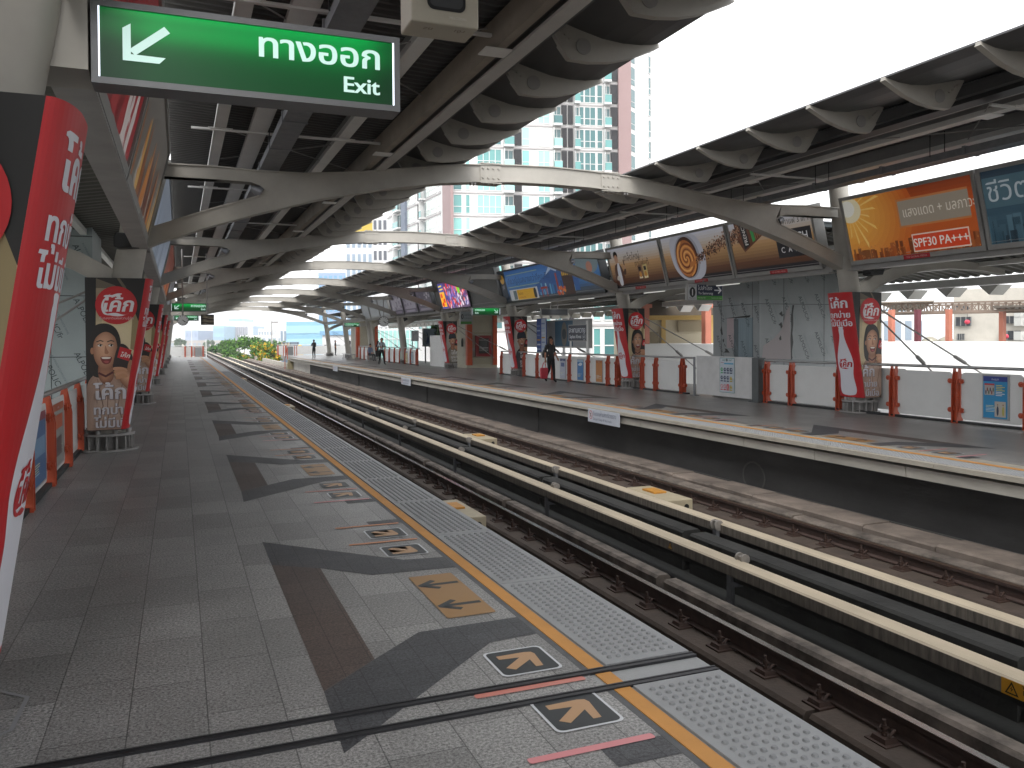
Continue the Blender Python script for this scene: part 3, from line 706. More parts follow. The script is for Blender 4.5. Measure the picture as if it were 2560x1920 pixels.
def portrait(var, fx=0):
    a = Art(.0009)
    bgc = {0: ('#c9b78f', '#a3947a'), 1: ('#bdb8b0', '#98928a'), 2: ('#b0aaa3', '#857a70')}[var]
    a.grad(0, .3, .95, 2.62, [(0, bgc[1]), (.5, bgc[0]), (.85, bgc[1]), (1, '#2e2a25')])
    a.poly([(0, .3), (.12, 1.0), (.15, 2.62), (0, 2.62)], '#0f0f10', 1)
    a.poly([(.1, 2.62), (.42, 2.62), (.55, 2.40), (.40, 2.5)], '#15130f', 1); a.poly([(.46, 2.62), (.95, 2.62), (.95, 1.85), (.72, 1.95), (.62, 2.25), (.55, 2.48)], '#121110', 1.1)
    a.shade([(.5, 1.0), (.2, 1.6), (.3, 2.2), (.6, 2.3), (.85, 1.9), (.8, 1.2)], bgc[0], '#d6c6a2', .5, 1.7, .3, 7)
    a.poly([(.60, 1.55), (.64, 2.1), (.72, 2.1), (.70, 1.5)], '#8d7d58', 1); a.poly([(.74, 1.3), (.76, 1.9), (.79, 1.9), (.78, 1.3)], '#6d6045', 1)
    k0 = len(a.it)
    sh = {0: '#c09c88', 1: '#25202e', 2: '#8b8578'}[var]
    a.shade([(.0, .3), (.0, .95), (.12, 1.18), (.28, 1.24), (.42, 1.12), (.62, 1.05), (.80, .86), (.84, .3)], {0: '#957868', 1: '#17141d', 2: '#6b655a'}[var], {0: '#cdb1a0', 1: '#37323f', 2: '#a09a8d'}[var], .28, .75, 2, 9, .8)
    for x0_, x1_ in ((.15, .22), (.3, .28), (.5, .42)): a.line([(x0_, 1.1), (x1_, .7), (x0_, .4)], .012, {0: '#8a6d5e', 1: '#131018', 2: '#5f594e'}[var], 3)
    a.blob([(.45, .3), (.62, .48), (.80, .55), (.92, .5), (.92, .3)], '#5a3a2a', 3)
    if var == 0: a.blob([(.06, 1.2), (.03, 1.55), (.1, 1.86), (.25, 1.93), (.40, 1.86), (.47, 1.66), (.44, 1.4), (.36, 1.2), (.2, 1.12)], HAIR, 4)
    a.shade([(.18, 1.32), (.17, 1.12), (.26, 1.02), (.36, 1.10), (.36, 1.30)], '#7d523c', '#ad7a5c', .24, 1.12, 5, 6)
    if var == 0: a.line([(.17, 1.19), (.26, 1.14), (.36, 1.2)], .03, '#4b1717', 6)
    a.shade([(.10, 1.60), (.115, 1.40), (.19, 1.27), (.27, 1.24), (.35, 1.30), (.41, 1.44), (.42, 1.62), (.36, 1.78), (.25, 1.83), (.15, 1.76)], '#8f6148', '#cfa081', .23, 1.60, 7, 9, .6)
    a.ell(.085, 1.52, .025, .05, SK2, 6)
    for ex in (.19, .335):
        a.ell(ex, 1.60, .032, .017, '#d8d2cb', 9); a.ell(ex+.008, 1.601, .015, .016, '#20140f', 10); a.line([(ex-.038, 1.606), (ex, 1.624), (ex+.036, 1.608)], .008, '#22150f', 11)
        a.line([(ex-.045, 1.655), (ex+.005, 1.675), (ex+.045, 1.66)], .014, '#2a1a12', 10)
    a.blob([(.262, 1.60), (.25, 1.50), (.262, 1.475), (.295, 1.475), (.305, 1.50), (.285, 1.54)], '#9c6a50', 9)
    a.blob([(.195, 1.425), (.265, 1.435), (.345, 1.425), (.325, 1.345), (.27, 1.32), (.22, 1.345)], '#6e2422', 9); a.blob([(.21, 1.423), (.265, 1.428), (.33, 1.422), (.31, 1.402), (.23, 1.402)], '#e6e0d8', 10); a.blob([(.235, 1.36), (.27, 1.375), (.31, 1.36), (.28, 1.335)], '#a04a48', 10)
    if var == 0: a.blob([(.09, 1.62), (.12, 1.82), (.25, 1.90), (.38, 1.83), (.425, 1.66), (.38, 1.74), (.30, 1.80), (.22, 1.79), (.14, 1.72)], HAIR, 11)
    else: a.blob([(.05, 1.66), (.08, 1.88), (.24, 2.0), (.40, 1.92), (.46, 1.70), (.35, 1.72), (.2, 1.71)], '#1c222e', 11); a.blob([(.03, 1.64), (.2, 1.72), (.46, 1.70), (.48, 1.66), (.3, 1.67), (.12, 1.63)], '#141923', 12)
    # hand with bottle
    a.blob([(.36, 1.28), (.44, 1.60), (.56, 1.58), (.64, 1.36), (.56, 1.12), (.42, 1.14)], '#241512', 12)
    a.poly([(.42, 1.42), (.46, 1.58), (.62, 1.53), (.58, 1.36)], RED, 13); a.text('โค้ก', .455, 1.435, .09, '#d9d4d0', 14, .01, 'l', .2, 1, 1, -12)
    a.shade([(.60, .92), (.46, 1.06), (.44, 1.22), (.54, 1.26), (.66, 1.16), (.72, 1.0)], '#8f6148', '#cc9c7c', .55, 1.12, 14, 7)
    for i in range(4): a.blob([(.36+i*.012, 1.24-i*.045), (.38+i*.01, 1.275-i*.045), (.50, 1.27-i*.03), (.56, 1.22-i*.03), (.50, 1.215-i*.035), (.40, 1.225-i*.045)], '#b0805f' if i % 2 else SK, 15+i)
    a.blob([(.56, 1.24), (.58, 1.36), (.62, 1.37), (.64, 1.22)], SK2, 15)
    a.it[k0:] = [([(p[0]+fx, p[1]) for p in vs], fs, c, l) for vs, fs, c, l in a.it[k0:]]
    a.ell(.42, 2.2, .285, .285, RED, 20, 40)
    script_logo(a, .42, 2.2, .285, RED, '#d6d3d6', 20)
    a.text('ดื่มรสชาติแห่งความรู้สึก', .42, 1.99, .05, '#d0b4b4', 21, 0, 'c')
    if var: slogan(a, .40, .80, .92, '#d3d0cc', 24, 'l', '#54504e')
    else: slogan(a, .10, .80, .98, '#cfcbd0', 24, 'l', '#6a6068')
    return a
def noseart():
    a = Art(.0009); a.rect(0, .3, .766, 2.62, RED, 0)
    B = [(-.055, 1.83), (-.06, 1.87), (.06, 1.87), (.055, 1.83), (.065, 1.80), (.06, 1.70), (.075, 1.58), (.12, 1.40), (.165, 1.22), (.18, 1.08), (.17, .98), (.155, .86), (.16, .72), (.18, .58), (.18, .48), (.14, .40), (.0, .375)]
    b = B+[(-x, z) for x, z in B[::-1] if (x, z) not in ((.055, 1.83),)][1:]
    pts = [(.06, 1.87)]+B[3:]+[(-x, z) for x, z in B[3:-1][::-1]]+[(-.06, 1.87)]
    a.poly([(.383+x*1.0, z) for x, z in spline(pts, 3)], '#d3d4dc', 1)
    script_logo(a, .383, 1.06, .19, '#d3d4dc', RED, 2)
    slogan(a, .383, 2.28, .92, '#d3d4dc', 2, 'c')
    return a
def wrap(side, y, var, label):
    X = (lambda x: x) if not side else (lambda x: MX-x)
    r = thing('column_wrap', label, 'advert wrap', (X(-.9), y, .3), 'soft drink wraps on the columns')
    nose = lambda z: -.73+(z-.3)*(.37/2.3)
    # shell
    m = MB(); N = 10
    def ring(z):
        xn = nose(z); p = [(-1.28, y+.35), (-1.28, y-.35)]
        for i in range(N+1): t = R(-90+90*i/N); p.append((xn-.10+.10*math.cos(t), y-.05+.30*math.sin(t)))
        for i in range(N+1): t = R(90*i/N); p.append((xn-.10+.10*math.cos(t), y+.05+.30*math.sin(t)))
        return [(X(a), b, z) for a, b in p]
    a0, a1 = ring(.33), ring(2.61); n = len(a0)
    m.add(a0+a1, [(i, (i+1) % n, n+(i+1) % n, n+i) for i in range(n)]+[tuple(range(n)), tuple(range(n, 2*n))]); m.build('shell', mat('wrap_board', '#2a2826', .5), r)
    A_ = portrait(var, .22*side)
    if not side:
        fm = lambda u, v, d: (-1.28+u, y-.352-d, v); clip = [((nose(.3)-.10+1.28, .3, 0), Vector((2.3, -.37, 0)).normalized()), ((.002, 0, 0), (-1, 0, 0))]
    else:
        x0 = 13.40
        fm = lambda u, v, d: (x0+u, y-.352-d, v); clip = [((X(nose(.3)-.10)-x0, .3, 0), Vector((-2.3, -.37, 0)).normalized()), ((.748, 0, 0), (1, 0, 0)), ((0, 0, 0), (-1, 0, 0))]
    z0, z1 = ((0, .34, 0), (0, -1, 0)), ((0, 2.61, 0), (0, 1, 0))
    A_.build('portrait_poster', fm, r, clip+[z0, z1])
    q = .333
    def nm(u, v, d):
        xn = nose(v)-.10; rr = .102+d
        if u < q: t = R(-90+90*u/q); p = (xn+rr*math.cos(t), y-.05+(.302+d)*math.sin(t))
        elif u > q+.1: t = R(90*(u-q-.1)/q); p = (xn+rr*math.cos(t), y+.05+(.302+d)*math.sin(t))
        else: p = (xn+rr, y-.05+(u-q))
        return (p[0], p[1], v)
    def nm2(u, v, d):
        p = nm(2*q+.1-u, v, d); return (MX-p[0], p[1], v)
    cuts = [q*i/10 for i in range(1, 11)]+[q+.1+q*i/10 for i in range(0, 10)]
    noseart().build('bottle_poster', nm2 if side else nm, r, [z0, z1], cuts)
LW = ['red soft drink wrap cut off at the left edge of the picture', 'soft drink wrap with a laughing woman, nearest full one on the near platform', 'second soft drink wrap with a woman behind the nearest full one on the near platform', 'third full soft drink wrap along the near platform row, mostly its red side showing', 'farthest red soft drink wrap on the near platform']
for i in range(5): wrap(0, FY[i], 0, LW[i])
RW = ['soft drink wrap with a laughing woman beside the bare panel lift shaft', 'soft drink wrap with a laughing woman beneath the coffee billboards', 'soft drink wrap with a person in a dark cap beside the equipment booth', 'farthest soft drink wrap on the far platform, cap and grey shirt in its picture']
for i in range(4): wrap(1, FY[i+1], (0, 0, 1, 2)[i], RW[i])
# ------------------------------------------------------------------ exit signs and other hanging signs
def lit_green(name, top, tube=True):
    m = bpy.data.materials.new(name); m.use_nodes = True; n = m.node_tree; b = n.nodes['Principled BSDF']; L = n.links.new
    b.inputs['Base Color'].default_value = lin('#03331a'); b.inputs['Roughness'].default_value = .3
    b.inputs['Emission Color'].default_value = lin('#008f3c')
    tc = n.nodes.new('ShaderNodeTexCoord'); sx = n.nodes.new('ShaderNodeSeparateXYZ'); L(tc.outputs['Generated'], sx.inputs[0])
    r = n.nodes.new('ShaderNodeValToRGB'); cr = r.color_ramp; cr.interpolation = 'B_SPLINE'
    for q, v in ((0, .07), (.3, .085), (.55, .17), (.76, .72), (.88, .42), (1, .12)):
        e = cr.elements.new(q); e.color = (v, v, v, 1)
    cr.elements.remove(cr.elements[0]); 
    L(sx.outputs[2], r.inputs[0]); ml = n.nodes.new('ShaderNodeMath'); ml.operation = 'MULTIPLY'; ml.inputs[1].default_value = .72; L(r.outputs[0], ml.inputs[0])
    # the tube inside lights the middle of the face, its ends stay darker
    r2 = n.nodes.new('ShaderNodeValToRGB'); c2 = r2.color_ramp; c2.interpolation = 'EASE'
    c2.elements[0].color = (.25, .25, .25, 1); c2.elements[1].position = .2
    e = c2.elements.new(.85); e.color = (1, 1, 1, 1); e = c2.elements.new(1); e.color = (.25, .25, .25, 1)
    L(sx.outputs[0], r2.inputs[0]); m2 = n.nodes.new('ShaderNodeMath'); m2.operation = 'MULTIPLY'; L(ml.outputs[0], m2.inputs[0]); L(r2.outputs[0], m2.inputs[1]); L(m2.outputs[0], b.inputs['Emission Strength'])
    return m
GREENLIT = lit_green('lit_green_face', 1)
def exit_sign(x0, x1, y, z0, z1, label, right=False, line1='ทางออก', line2='Exit', post=None):
    r = thing('exit_sign', label, 'exit sign', ((x0+x1)/2, y, z0), 'green exit signs')
    t = .028; d = .16
    m = MB(); m.box(x0, x1, y, y+d, z0, z0+t); m.box(x0, x1, y, y+d, z1-t, z1); m.box(x0, x0+t, y, y+d, z0+t, z1-t); m.box(x1-t, x1, y, y+d, z0+t, z1-t); m.build('frame', mat('sign_frame', '#77787a', .4, .6, .08, 5), r)
    m = MB(); m.box(x0+t-.002, x0+t+.006, y+.004, y+.011, z0+t, z1-t); m.box(x1-t-.006, x1-t+.002, y+.004, y+.011, z0+t, z1-t); m.build('light_gap', glow('tube_gap', '#dfe4f2', .8), r)
    m = MB(); m.box(x0+t, x1-t, y+.012, y+d-.012, z0+t, z1-t); m.build('lit_face', GREENLIT, r)
    W, H = x1-x0, z1-z0
    a = Art(.0008); wc = '#a9c4bd'
    ax = .21 if not right else W-.21
    k = 1 if not right else -1
    P = lambda u, v: (ax+k*u*H*.24, H*.52+v*H*.24)
    a.poly([P(.95, 1.02), P(1.22, .72), P(-.42, -.60), P(-.72, -.34)], wc); a.poly([P(-1.0, .72), P(-.62, .98), P(-.62, -.72), P(-1.0, -.9)], wc); a.poly([P(-1, -.9), P(.7, -.9), P(1.0, -.58), P(-.66, -.56)], wc)
    if right: a.text(line1, .14, H*.56, H*.40, wc, None, .012, 'l', 0, 1.05, 1); a.text(line2, .14, H*.22, H*.30, wc, None, .012, 'l', 0, 1.05, 1)
    else: a.text(line1, W-.10, H*.54, H*.44, wc, None, .01, 'r', 0, 1.12, 1); a.text(line2, W-.10, H*.20, H*.29, wc, None, .012, 'r', 0, 1.1, 1)
    a.build('lettering', plane_map((x0, y+.010, z0), (1, 0, 0), (0, 0, 1)), r, emit=.42)
    if post: m = MB(); m.box(*post); m.build('bracket', STEEL, r)
    return r
YS = FY[0]-.2
exit_sign(-.335, 1.02, 4.0, 2.785, 3.145, 'big glowing green exit sign close to the camera at top left', post=(-.56, -.345, 3.98, 4.3, 2.83, 3.4))
exit_sign(-.27, 1.06, FY[3]-.1, 2.74, 3.07, 'middle distance green exit sign hanging over the near platform behind the first clock row', post=(-.5, -.275, FY[3]-.1, FY[3]+.1, 2.78, 3.0))
exit_sign(-.27, 1.06, FY[4]+6, 2.74, 3.05, 'farthest green exit sign over the near platform, partly behind the clock', post=(-.5, -.275, FY[4]+6, FY[4]+6.2, 2.78, 3.0))
exit_sign(11.8, 13.12, FY[3]+.2, 2.665, 3.0, 'green exit sign over the far platform with arrow pointing down right, under the video screen', True, post=(13.125, 13.4, FY[3]+.2, FY[3]+.4, 2.7, 3.0))
exit_sign(11.6, 12.85, 63.2, 2.58, 2.9, 'far green sign hanging beside the distant equipment booth', True, 'ทางออกฉุกเฉิน', 'Emergency Exit', post=(12.855, 13.3, 63.25, 63.4, 2.62, 2.9))
def hang_sign(name, label, x0, x1, y, z0, z1, art, rods, cat='sign', ztop=3.3):
    r = thing(name, label, cat, ((x0+x1)/2, y, z0))
    m = MB(); m.box(x0, x1, y, y+.12, z0, z1); bevel(m.build('box', FRAMEG, r), .006)
    if art: art.build('lettering', plane_map((x0, y-.001, z0), (1, 0, 0), (0, 0, 1)), r)
    m = MB()
    for q in rods: m.tube([(q, y+.06, z1), (q, y+.06, ztop)], .022, 8)
    m.build('hanger', STEELD, r)
    return r
a = Art(.0008); W, H = 1.14, .45
a.rect(.02, .02, .29, H-.02, '#b9bcbf'); a.rect(.29, .02, W-.02, .13, '#3f8f2f'); a.rect(.29, .13, W-.02, H-.02, '#1b2440')
a.ell(.155, .22, .095, .135, '#14161c'); a.text('1', .155, .135, .235, '#d8dadc', None, .01, 'c', 0, .8, 2)
a.text('ชานชาลา', .155, .365, .06, '#30343a', None, 0, 'c'); a.text('Platform', .155, .045, .06, '#30343a', None, 0, 'c')
a.text('ไปสำโรง', .55, .285, .145, '#d3d6da', None, .005, 'c'); a.text('To Samrong', .57, .165, .095, '#d3d6da', None, .006, 'c', 0, 1, 1)
a.line([(.86, .28), (1.06, .28)], .035, '#d8dadc'); a.line([(.98, .36), (1.065, .28), (.98, .20)], .035, '#d8dadc')
a.text('สายสุขุมวิท', .31, .055, .06, '#b9d8ac'); a.text('Sukhumvit Line', W-.05, .055, .055, '#b9d8ac', None, 0, 'r')
hang_sign('platform_sign', 'navy and green platform sign reading To Samrong, hanging in front of the bare panelled shaft', 12.69, 13.83, 19.0, 2.655, 3.105, a, [13.24], 'sign', 3.2)
a = Art(.0008); a.rect(.03, .03, 1.15, .25, '#5c6064')
hang_sign('blank_sign', 'blank grey display panel hanging above the watch advertisements', 13.25, 14.43, 30.0, 2.55, 2.83, a, [13.7, 14.0], 'display', 3.4)
a = Art(.0008); a.rect(.02, .02, .58, .62, '#8f9799'); a.rect(.02, .02, .58, .14, '#4f8a3f'); a.ell(.1, .38, .06, .12, '#20242a'); a.text('1', .1, .31, .2, '#d0d0d0', None, 0, 'c'); a.text('ไปสำโรง', .36, .42, .12, '#4a4f5c', None, 0, 'c'); a.text('To Samrong', .36, .28, .08, '#4a4f5c', None, 0, 'c')
hang_sign('platform_sign', 'pale platform sign seen beside the green exit sign, in front of the equipment booth', 12.75, 13.4, 38.6, 2.35, 3.0, a, [12.9, 13.2], 'sign', 3.2)
# clocks
def clock(x, y, z, r0, label, drop):
    t = thing('station_clock', label, 'clock', (x, y, z), 'platform clocks')
    m = MB(); m.disc((x, y, z), r0, .12, 36, 'y'); m.build('case', BLACK, t)
    a = Art(.002); a.ell(0, 0, r0*.93, r0*.93, '#e2e4e5', 0, 40)
    for k in range(12):
        q = R(30*k); a.line([(math.sin(q)*r0*.72, math.cos(q)*r0*.72), (math.sin(q)*r0*.88, math.cos(q)*r0*.88)], r0*.09, '#16181a', 1)
    a.line([(-.03*r0, .04*r0), (r0*.36, -r0*.34)], r0*.10, '#16181a', 2); a.line([(-.1*r0, .06*r0), (r0*.74, -r0*.46)], r0*.07, '#16181a', 3)
    a.build('dial', plane_map((x, y-.002, z), (1, 0, 0), (0, 0, 1)), t)
    m = MB(); m.tube([(x, y+.06, z+r0*.95), (x, y+.06, z+drop)], .025, 8); m.build('hanger', STEELD, t)
clock(.135, 30.2, 2.34, .18, 'round station clock over the near platform, partly hiding a far exit sign', 2.4)
clock(12.45, 53.6, 2.80, .33, 'large round clock over the far platform under the purple billboards', 1.5)
# monitor close above the exit sign
t = thing('monitor', 'cream boxed monitor hanging under the roof above the big exit sign', 'monitor', (1.57, 5.0, 3.63))
CREAM = mat('cream_plastic', '#b3ac9d', .5, 0, .08, 4)
m = MB(); m.box(1.35, 1.79, 5.0, 5.27, 3.63, 4.08); bevel(m.build('housing', CREAM, t), .012, 3)
a = Art(.002); a.rrect(.10, .085, .35, .38, .045, '#0e0f13', 1); a.rrect(.118, .105, .332, .36, .035, '#3c3d40', 2); a.text('MELCODRS', .30, .04, .022, '#d0cdc6', 1, 0, 'c')
a.build('screen', plane_map((1.35, 4.999, 3.63), (1, 0, 0), (0, 0, 1)), t)
a = Art(.001); a.text('รถ', .10, .05, .06, '#5c4a38', 1); a.text('เข้า', .3, .03, .06, '#5c4a38', 1); a.build('label', lambda u, v, d: (1.35+u, 5.02+v, 3.628-d), t)
m = MB(); m.box(1.53, 1.61, 5.1, 5.18, 4.08, 4.95); m.build('hanger', CREAM, t)
# flat screen farther along
t = thing('monitor', 'dark flat monitor hanging over the near platform beside the far clock', 'monitor', (.9, 30, 2.2))
m = MB(); m.box(.70, 1.12, 30, 30.12, 2.18, 2.53); m.build('housing', BLACK, t)
a = Art(.001)
for i in range(7): a.blob([(.02+.0*i, .03+i*.045), (.12, .045+i*.043), (.25, .01+i*.042), (.40, .02+i*.04), (.40, .035+i*.04), (.25, .03+i*.042), (.12, .065+i*.043)], ['#8f8878', '#5a5148', '#b0a890'][i % 3])
a.build('screen', plane_map((.70, 29.999, 2.18), (1, 0, 0), (0, 0, 1)), t)
m = MB(); m.tube([(.9, 30.06, 2.53), (.9, 30.06, 4.6)], .02, 8); m.build('hanger', STEELD, t)
# ------------------------------------------------------------------ billboards
FB, FT = (13.30, 3.17), (12.95, 4.57)
def billboard(y0, y1, art, label, frame=None, zb=None, emit=0, zt=None, sponsor=False, side=0, name='billboard', fw=.09):
    """face leans out towards the track; art is drawn 0..L by 0..H as seen from the opposite platform"""
    dv = Vector((FT[0]-FB[0], 0, FT[1]-FB[1])); H = dv.length; dv.normalize(); n = Vector((-dv.z, 0, dv.x))
    if zt: H = (zt-FB[1])/dv.z
    X = (lambda p: p) if side == 0 else (lambda p: Vector((MX-p.x, p.y, p.z)))
    r = thing(name, label, 'billboard', X(Vector((13.2, (y0+y1)/2, 3.2))), 'billboards above the platforms')
    o = Vector((FB[0], 0, FB[1])); L = y1-y0
    m = MB()
    def pan(ya, yb, va, vb, d0, d1): m.hexa([tuple(X(o+Vector((0, yy, 0))+dv*v-n*d)) for d in (d0, d1) for yy, v in ((ya, va), (yb, va), (yb, vb), (ya, vb))])
    pan(y0, y1, 0, H, .03, .28); 
    for q in ((y0, y1, 0, fw), (y0, y1, H-fw*.8, H), (y0, y0+fw*.8, fw, H-fw*.8), (y1-fw*.8, y1, fw, H-fw*.8)): pan(*q, 0, .03)
    m.build('frame', frame or FRAMEG, r)
    if art:
        if side == 0: fm = lambda u, v, d: tuple(o+Vector((0, y1-u, 0))+dv*v+n*(d-.026))
        else: fm = lambda u, v, d: tuple(X(o+Vector((0, y0+u, 0))+dv*v+n*(d-.026)))
        art.build('picture', fm, r, emit=emit or .13, clip=[((.05, 0, 0), (-1, 0, 0)), ((L-.05, 0, 0), (1, 0, 0)), ((0, .05, 0), (0, -1, 0)), ((0, H-.05, 0), (0, 1, 0))])  # small glow added to every picture to brighten the printed face
    if sponsor:
        a = Art(.001); a.rect(0, 0, .62, .085, '#b01f28'); a.text('VGI GLOBAL MEDIA', .31, .025, .055, '#d8a9a6', None, 0, 'c')
        a.build('media_label', lambda u, v, d: tuple(X(o+Vector((0, (y0+y1)/2+.2-u, 0))+dv*(v+.0)+n*(d+.004))), r)
    return r
COF = [(0, '#2c1a13'), (.25, '#55341f'), (.58, '#a8845a'), (.78, '#b3aba3'), (1, '#bcc0ce')]
def coffee(L):
    a = Art(.0012); a.grad(0, 0, L, 1.4, COF, 18); a.rect(0, 0, L, .21, '#15121a', 1); return a
L3 = 3.15
a = coffee(L3)
a.text('เกล็ดใหญ่', 1.02, .93, .30, '#2a2019', 3, .0, 'l', 0, .85); a.text('ใจกลาง', 1.80, .95, .13, '#6b655c', 3); a.text('กาแฟแท้', 1.62, .70, .27, '#2a2019', 3, 0, 'l', 0, .9)
a.blob([(.32, .2), (.30, .55), (.36, .80), (.50, .88), (.68, .86), (.80, .72), (.86, .5), (.80, .2)], '#4b2a1c', 3); a.blob([(.50, .2), (.48, .6), (.56, .88), (.66, .86), (.70, .5), (.68, .2)], '#b9bcc4', 4)
a.blob([(.44, .98), (.45, 1.14), (.54, 1.2), (.63, 1.14), (.64, .98), (.54, .88)], '#a07a62', 5); a.blob([(.41, 1.08), (.43, 1.24), (.56, 1.28), (.66, 1.2), (.65, 1.08), (.58, 1.17), (.47, 1.15)], '#17120f', 6)
a.blob([(.80, .55), (.95, .50), (1.02, .62), (.98, .76), (.92, .66)], '#3c231a', 5); a.rect(.94, .72, 1.01, .98, '#5b4233', 6); a.blob([(.92, .7), (1.03, .7), (1.0, .8), (.93, .8)], '#a07a62', 7); a.blob([(.36, .38), (.5, .34), (.56, .44), (.44, .5)], '#b5b0a8', 7)
for x, c in ((1.72, '#6e5140'), (2.02, '#b1a06a')): a.poly([(x, .30), (x+.24, .32), (x+.26, .74), (x+.02, .72)], c, 4); a.rect(x+.06, .56, x+.20, .68, '#1d1a1c', 5); a.ell(x+.12, .44, .07, .09, '#b07a2e', 5); a.rect(x+.03, .32, x+.22, .38, '#cfc6b0', 5)
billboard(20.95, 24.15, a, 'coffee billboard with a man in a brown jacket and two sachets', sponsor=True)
a = coffee(L3)
a.blob([(.55, 1.30), (.45, .85), (.58, .40), (.95, .12), (1.5, .06), (1.9, .22), (2.05, .6), (1.95, 1.05), (1.7, 1.32), (1.1, 1.45)], '#a7a9b4', 3); a.ell(1.22, .74, .60, .62, '#8c8f9a', 4, 32); a.ell(1.2, .73, .52, .58, '#3f1f10', 5, 32); a.ell(1.17, .70, .48, .52, '#9c5c29', 5.5, 32); a.ell(1.13, .66, .40, .44, '#b0713a', 5.8, 32)
for ph, c, w_ in ((0, '#6d3715', .055), (1.9, '#d09a58', .05), (3.3, '#7d4219', .045), (4.9, '#c98c4a', .05)):
    a.line([(1.19+.47*(1-t/26)*math.cos(ph+t*.36), .70+.50*(1-t/26)*math.sin(ph+t*.36)) for t in range(26)], w_, c, 6+ph*.1)
a.blob([(1.3, .45), (1.55, .5), (1.75, .62), (1.68, .72), (1.5, .6), (1.36, .6)], '#a8672f', 14)
random.seed(11)
for k in range(330):
    t = random.random(); x = 1.62+t*1.5; y = .60+t*.46+random.gauss(0, .05+.05*t); a.ell(x, y, .034, .02, random.choice(['#3d2014', '#57311e', '#24120b', '#7b5238', '#9b7a62']), 15+(k % 6)*.4, 6, random.random()*180)
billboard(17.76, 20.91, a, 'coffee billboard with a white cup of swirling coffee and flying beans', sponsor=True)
a = coffee(L3)
random.seed(12)
for k in range(170):
    t = random.random(); x = -.0+t*.5; y = 1.02+t*.12+random.gauss(0, .1); a.ell(x, y, .034, .02, random.choice(['#3d2014', '#57311e', '#24120b', '#7b5238', '#9b7a62']), 4+(k % 6)*.4, 6, random.random()*180)
a.poly([(.35, .92), (.55, .62), (1.5, 1.05), (1.5, 1.45), (.30, 1.42)], '#5a3422', 3); a.poly([(.56, .68), (.80, .78), (.72, 1.42), (.48, 1.42)], '#18151a', 4); a.text('FRENCH', .74, .80, .17, '#c9c6c2', 5, 0, 'l', 0, .9, 1, 97); a.poly([(.92, .84), (1.03, .88), (.95, 1.42), (.84, 1.42)], '#2e8a48', 5)
for k in range(5): a.line([(1.06+k*.07, .9+k*.03), (1.0+k*.07, 1.42)], .022, '#8f6a4a', 5)
a.rect(1.75, .35, 2.95, 1.0, '#14131a', 4); a.text('FRENCH', 1.87, .72, .26, '#d2d2d4', 5, .01); a.text('C  A  F  E', 1.88, .47, .19, '#d2d2d4', 5); a.text('แท้ กาแฟ 3 in 1', 2.93, 1.12, .18, '#2a2019', 5, 0, 'r')
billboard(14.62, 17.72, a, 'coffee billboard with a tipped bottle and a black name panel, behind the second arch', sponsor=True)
# orange sunshine billboard
a = Art(.0012); a.grad(0, 0, 3.3, 1.4, [(0, '#7d3a14'), (.3, '#b0521a'), (.65, '#b4501a'), (1, '#7f3310')], 18)
for k in range(12): q = 1-k/12; a.ell(.12+.13*q, 1.1-.25*q, .25+1.35*q, .2+1.15*q, tuple(round(lin('#b4541a')[j]*q+lin('#e0a94a')[j]*(1-q), 3) for j in range(3)), 1+k*.08)
for k in range(13):
    q = R(-95+k*16); rl = .55+.4*((k*7) % 5)/5; a.poly([(.2, 1.12), (.2+math.cos(q-.035)*rl, 1.1+math.sin(q-.035)*rl), (.2+math.cos(q+.035)*rl*.9, 1.1+math.sin(q+.035)*rl*.9)], '#dfb868', 3)
a.ell(.22, 1.14, .30, .26, '#d9cfae', 4); a.ell(.17, 1.18, .19, .17, '#dcdcd4', 5)
random.seed(4)
for k in range(60):
    x = random.uniform(.1, 3.1); h = random.uniform(.1, .32)*(1 if x > 1 else .7); a.rect(x, .05, x+random.uniform(.04, .13), .12+h, random.choice(['#8a4a22', '#6f3717', '#985427', '#7c4d2e']), 6)
for k in range(80): x = random.uniform(.1, 3.1); y = random.uniform(.08, .35); a.rect(x, y, x+.02, y+.03, '#b3733c', 7)
a.poly([(1.42, .62), (3.02, .62), (3.02, 1.18), (1.42, 1.18)], '#b2703f', 8); a.rect(1.46, .66, 3.02, 1.14, '#8f8577', 9); a.text('แสงแดด + มลภาวะ', 1.56, .82, .265, '#cfc8bb', 10, 0, 'l', 0, .8)
a.rect(1.66, .12, 2.92, .47, '#d3c0b2', 8); a.rect(1.685, .145, 2.895, .445, '#c8401c', 9); a.text('SPF30 PA+++', 2.29, .215, .235, '#dcd5cf', 10, .006, 'c', 0, .92, 1)
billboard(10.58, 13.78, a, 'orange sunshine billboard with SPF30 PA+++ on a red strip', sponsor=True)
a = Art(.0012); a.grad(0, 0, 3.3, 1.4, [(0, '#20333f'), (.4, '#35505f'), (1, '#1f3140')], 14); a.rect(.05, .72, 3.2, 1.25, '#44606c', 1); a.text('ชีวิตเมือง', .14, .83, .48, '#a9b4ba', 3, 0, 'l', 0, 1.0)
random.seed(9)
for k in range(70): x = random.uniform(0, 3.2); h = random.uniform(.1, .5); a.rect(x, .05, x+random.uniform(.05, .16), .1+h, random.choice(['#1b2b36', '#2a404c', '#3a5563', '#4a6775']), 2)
billboard(7.30, 10.54, a, 'dark blue city billboard at the right edge of the picture', sponsor=False)
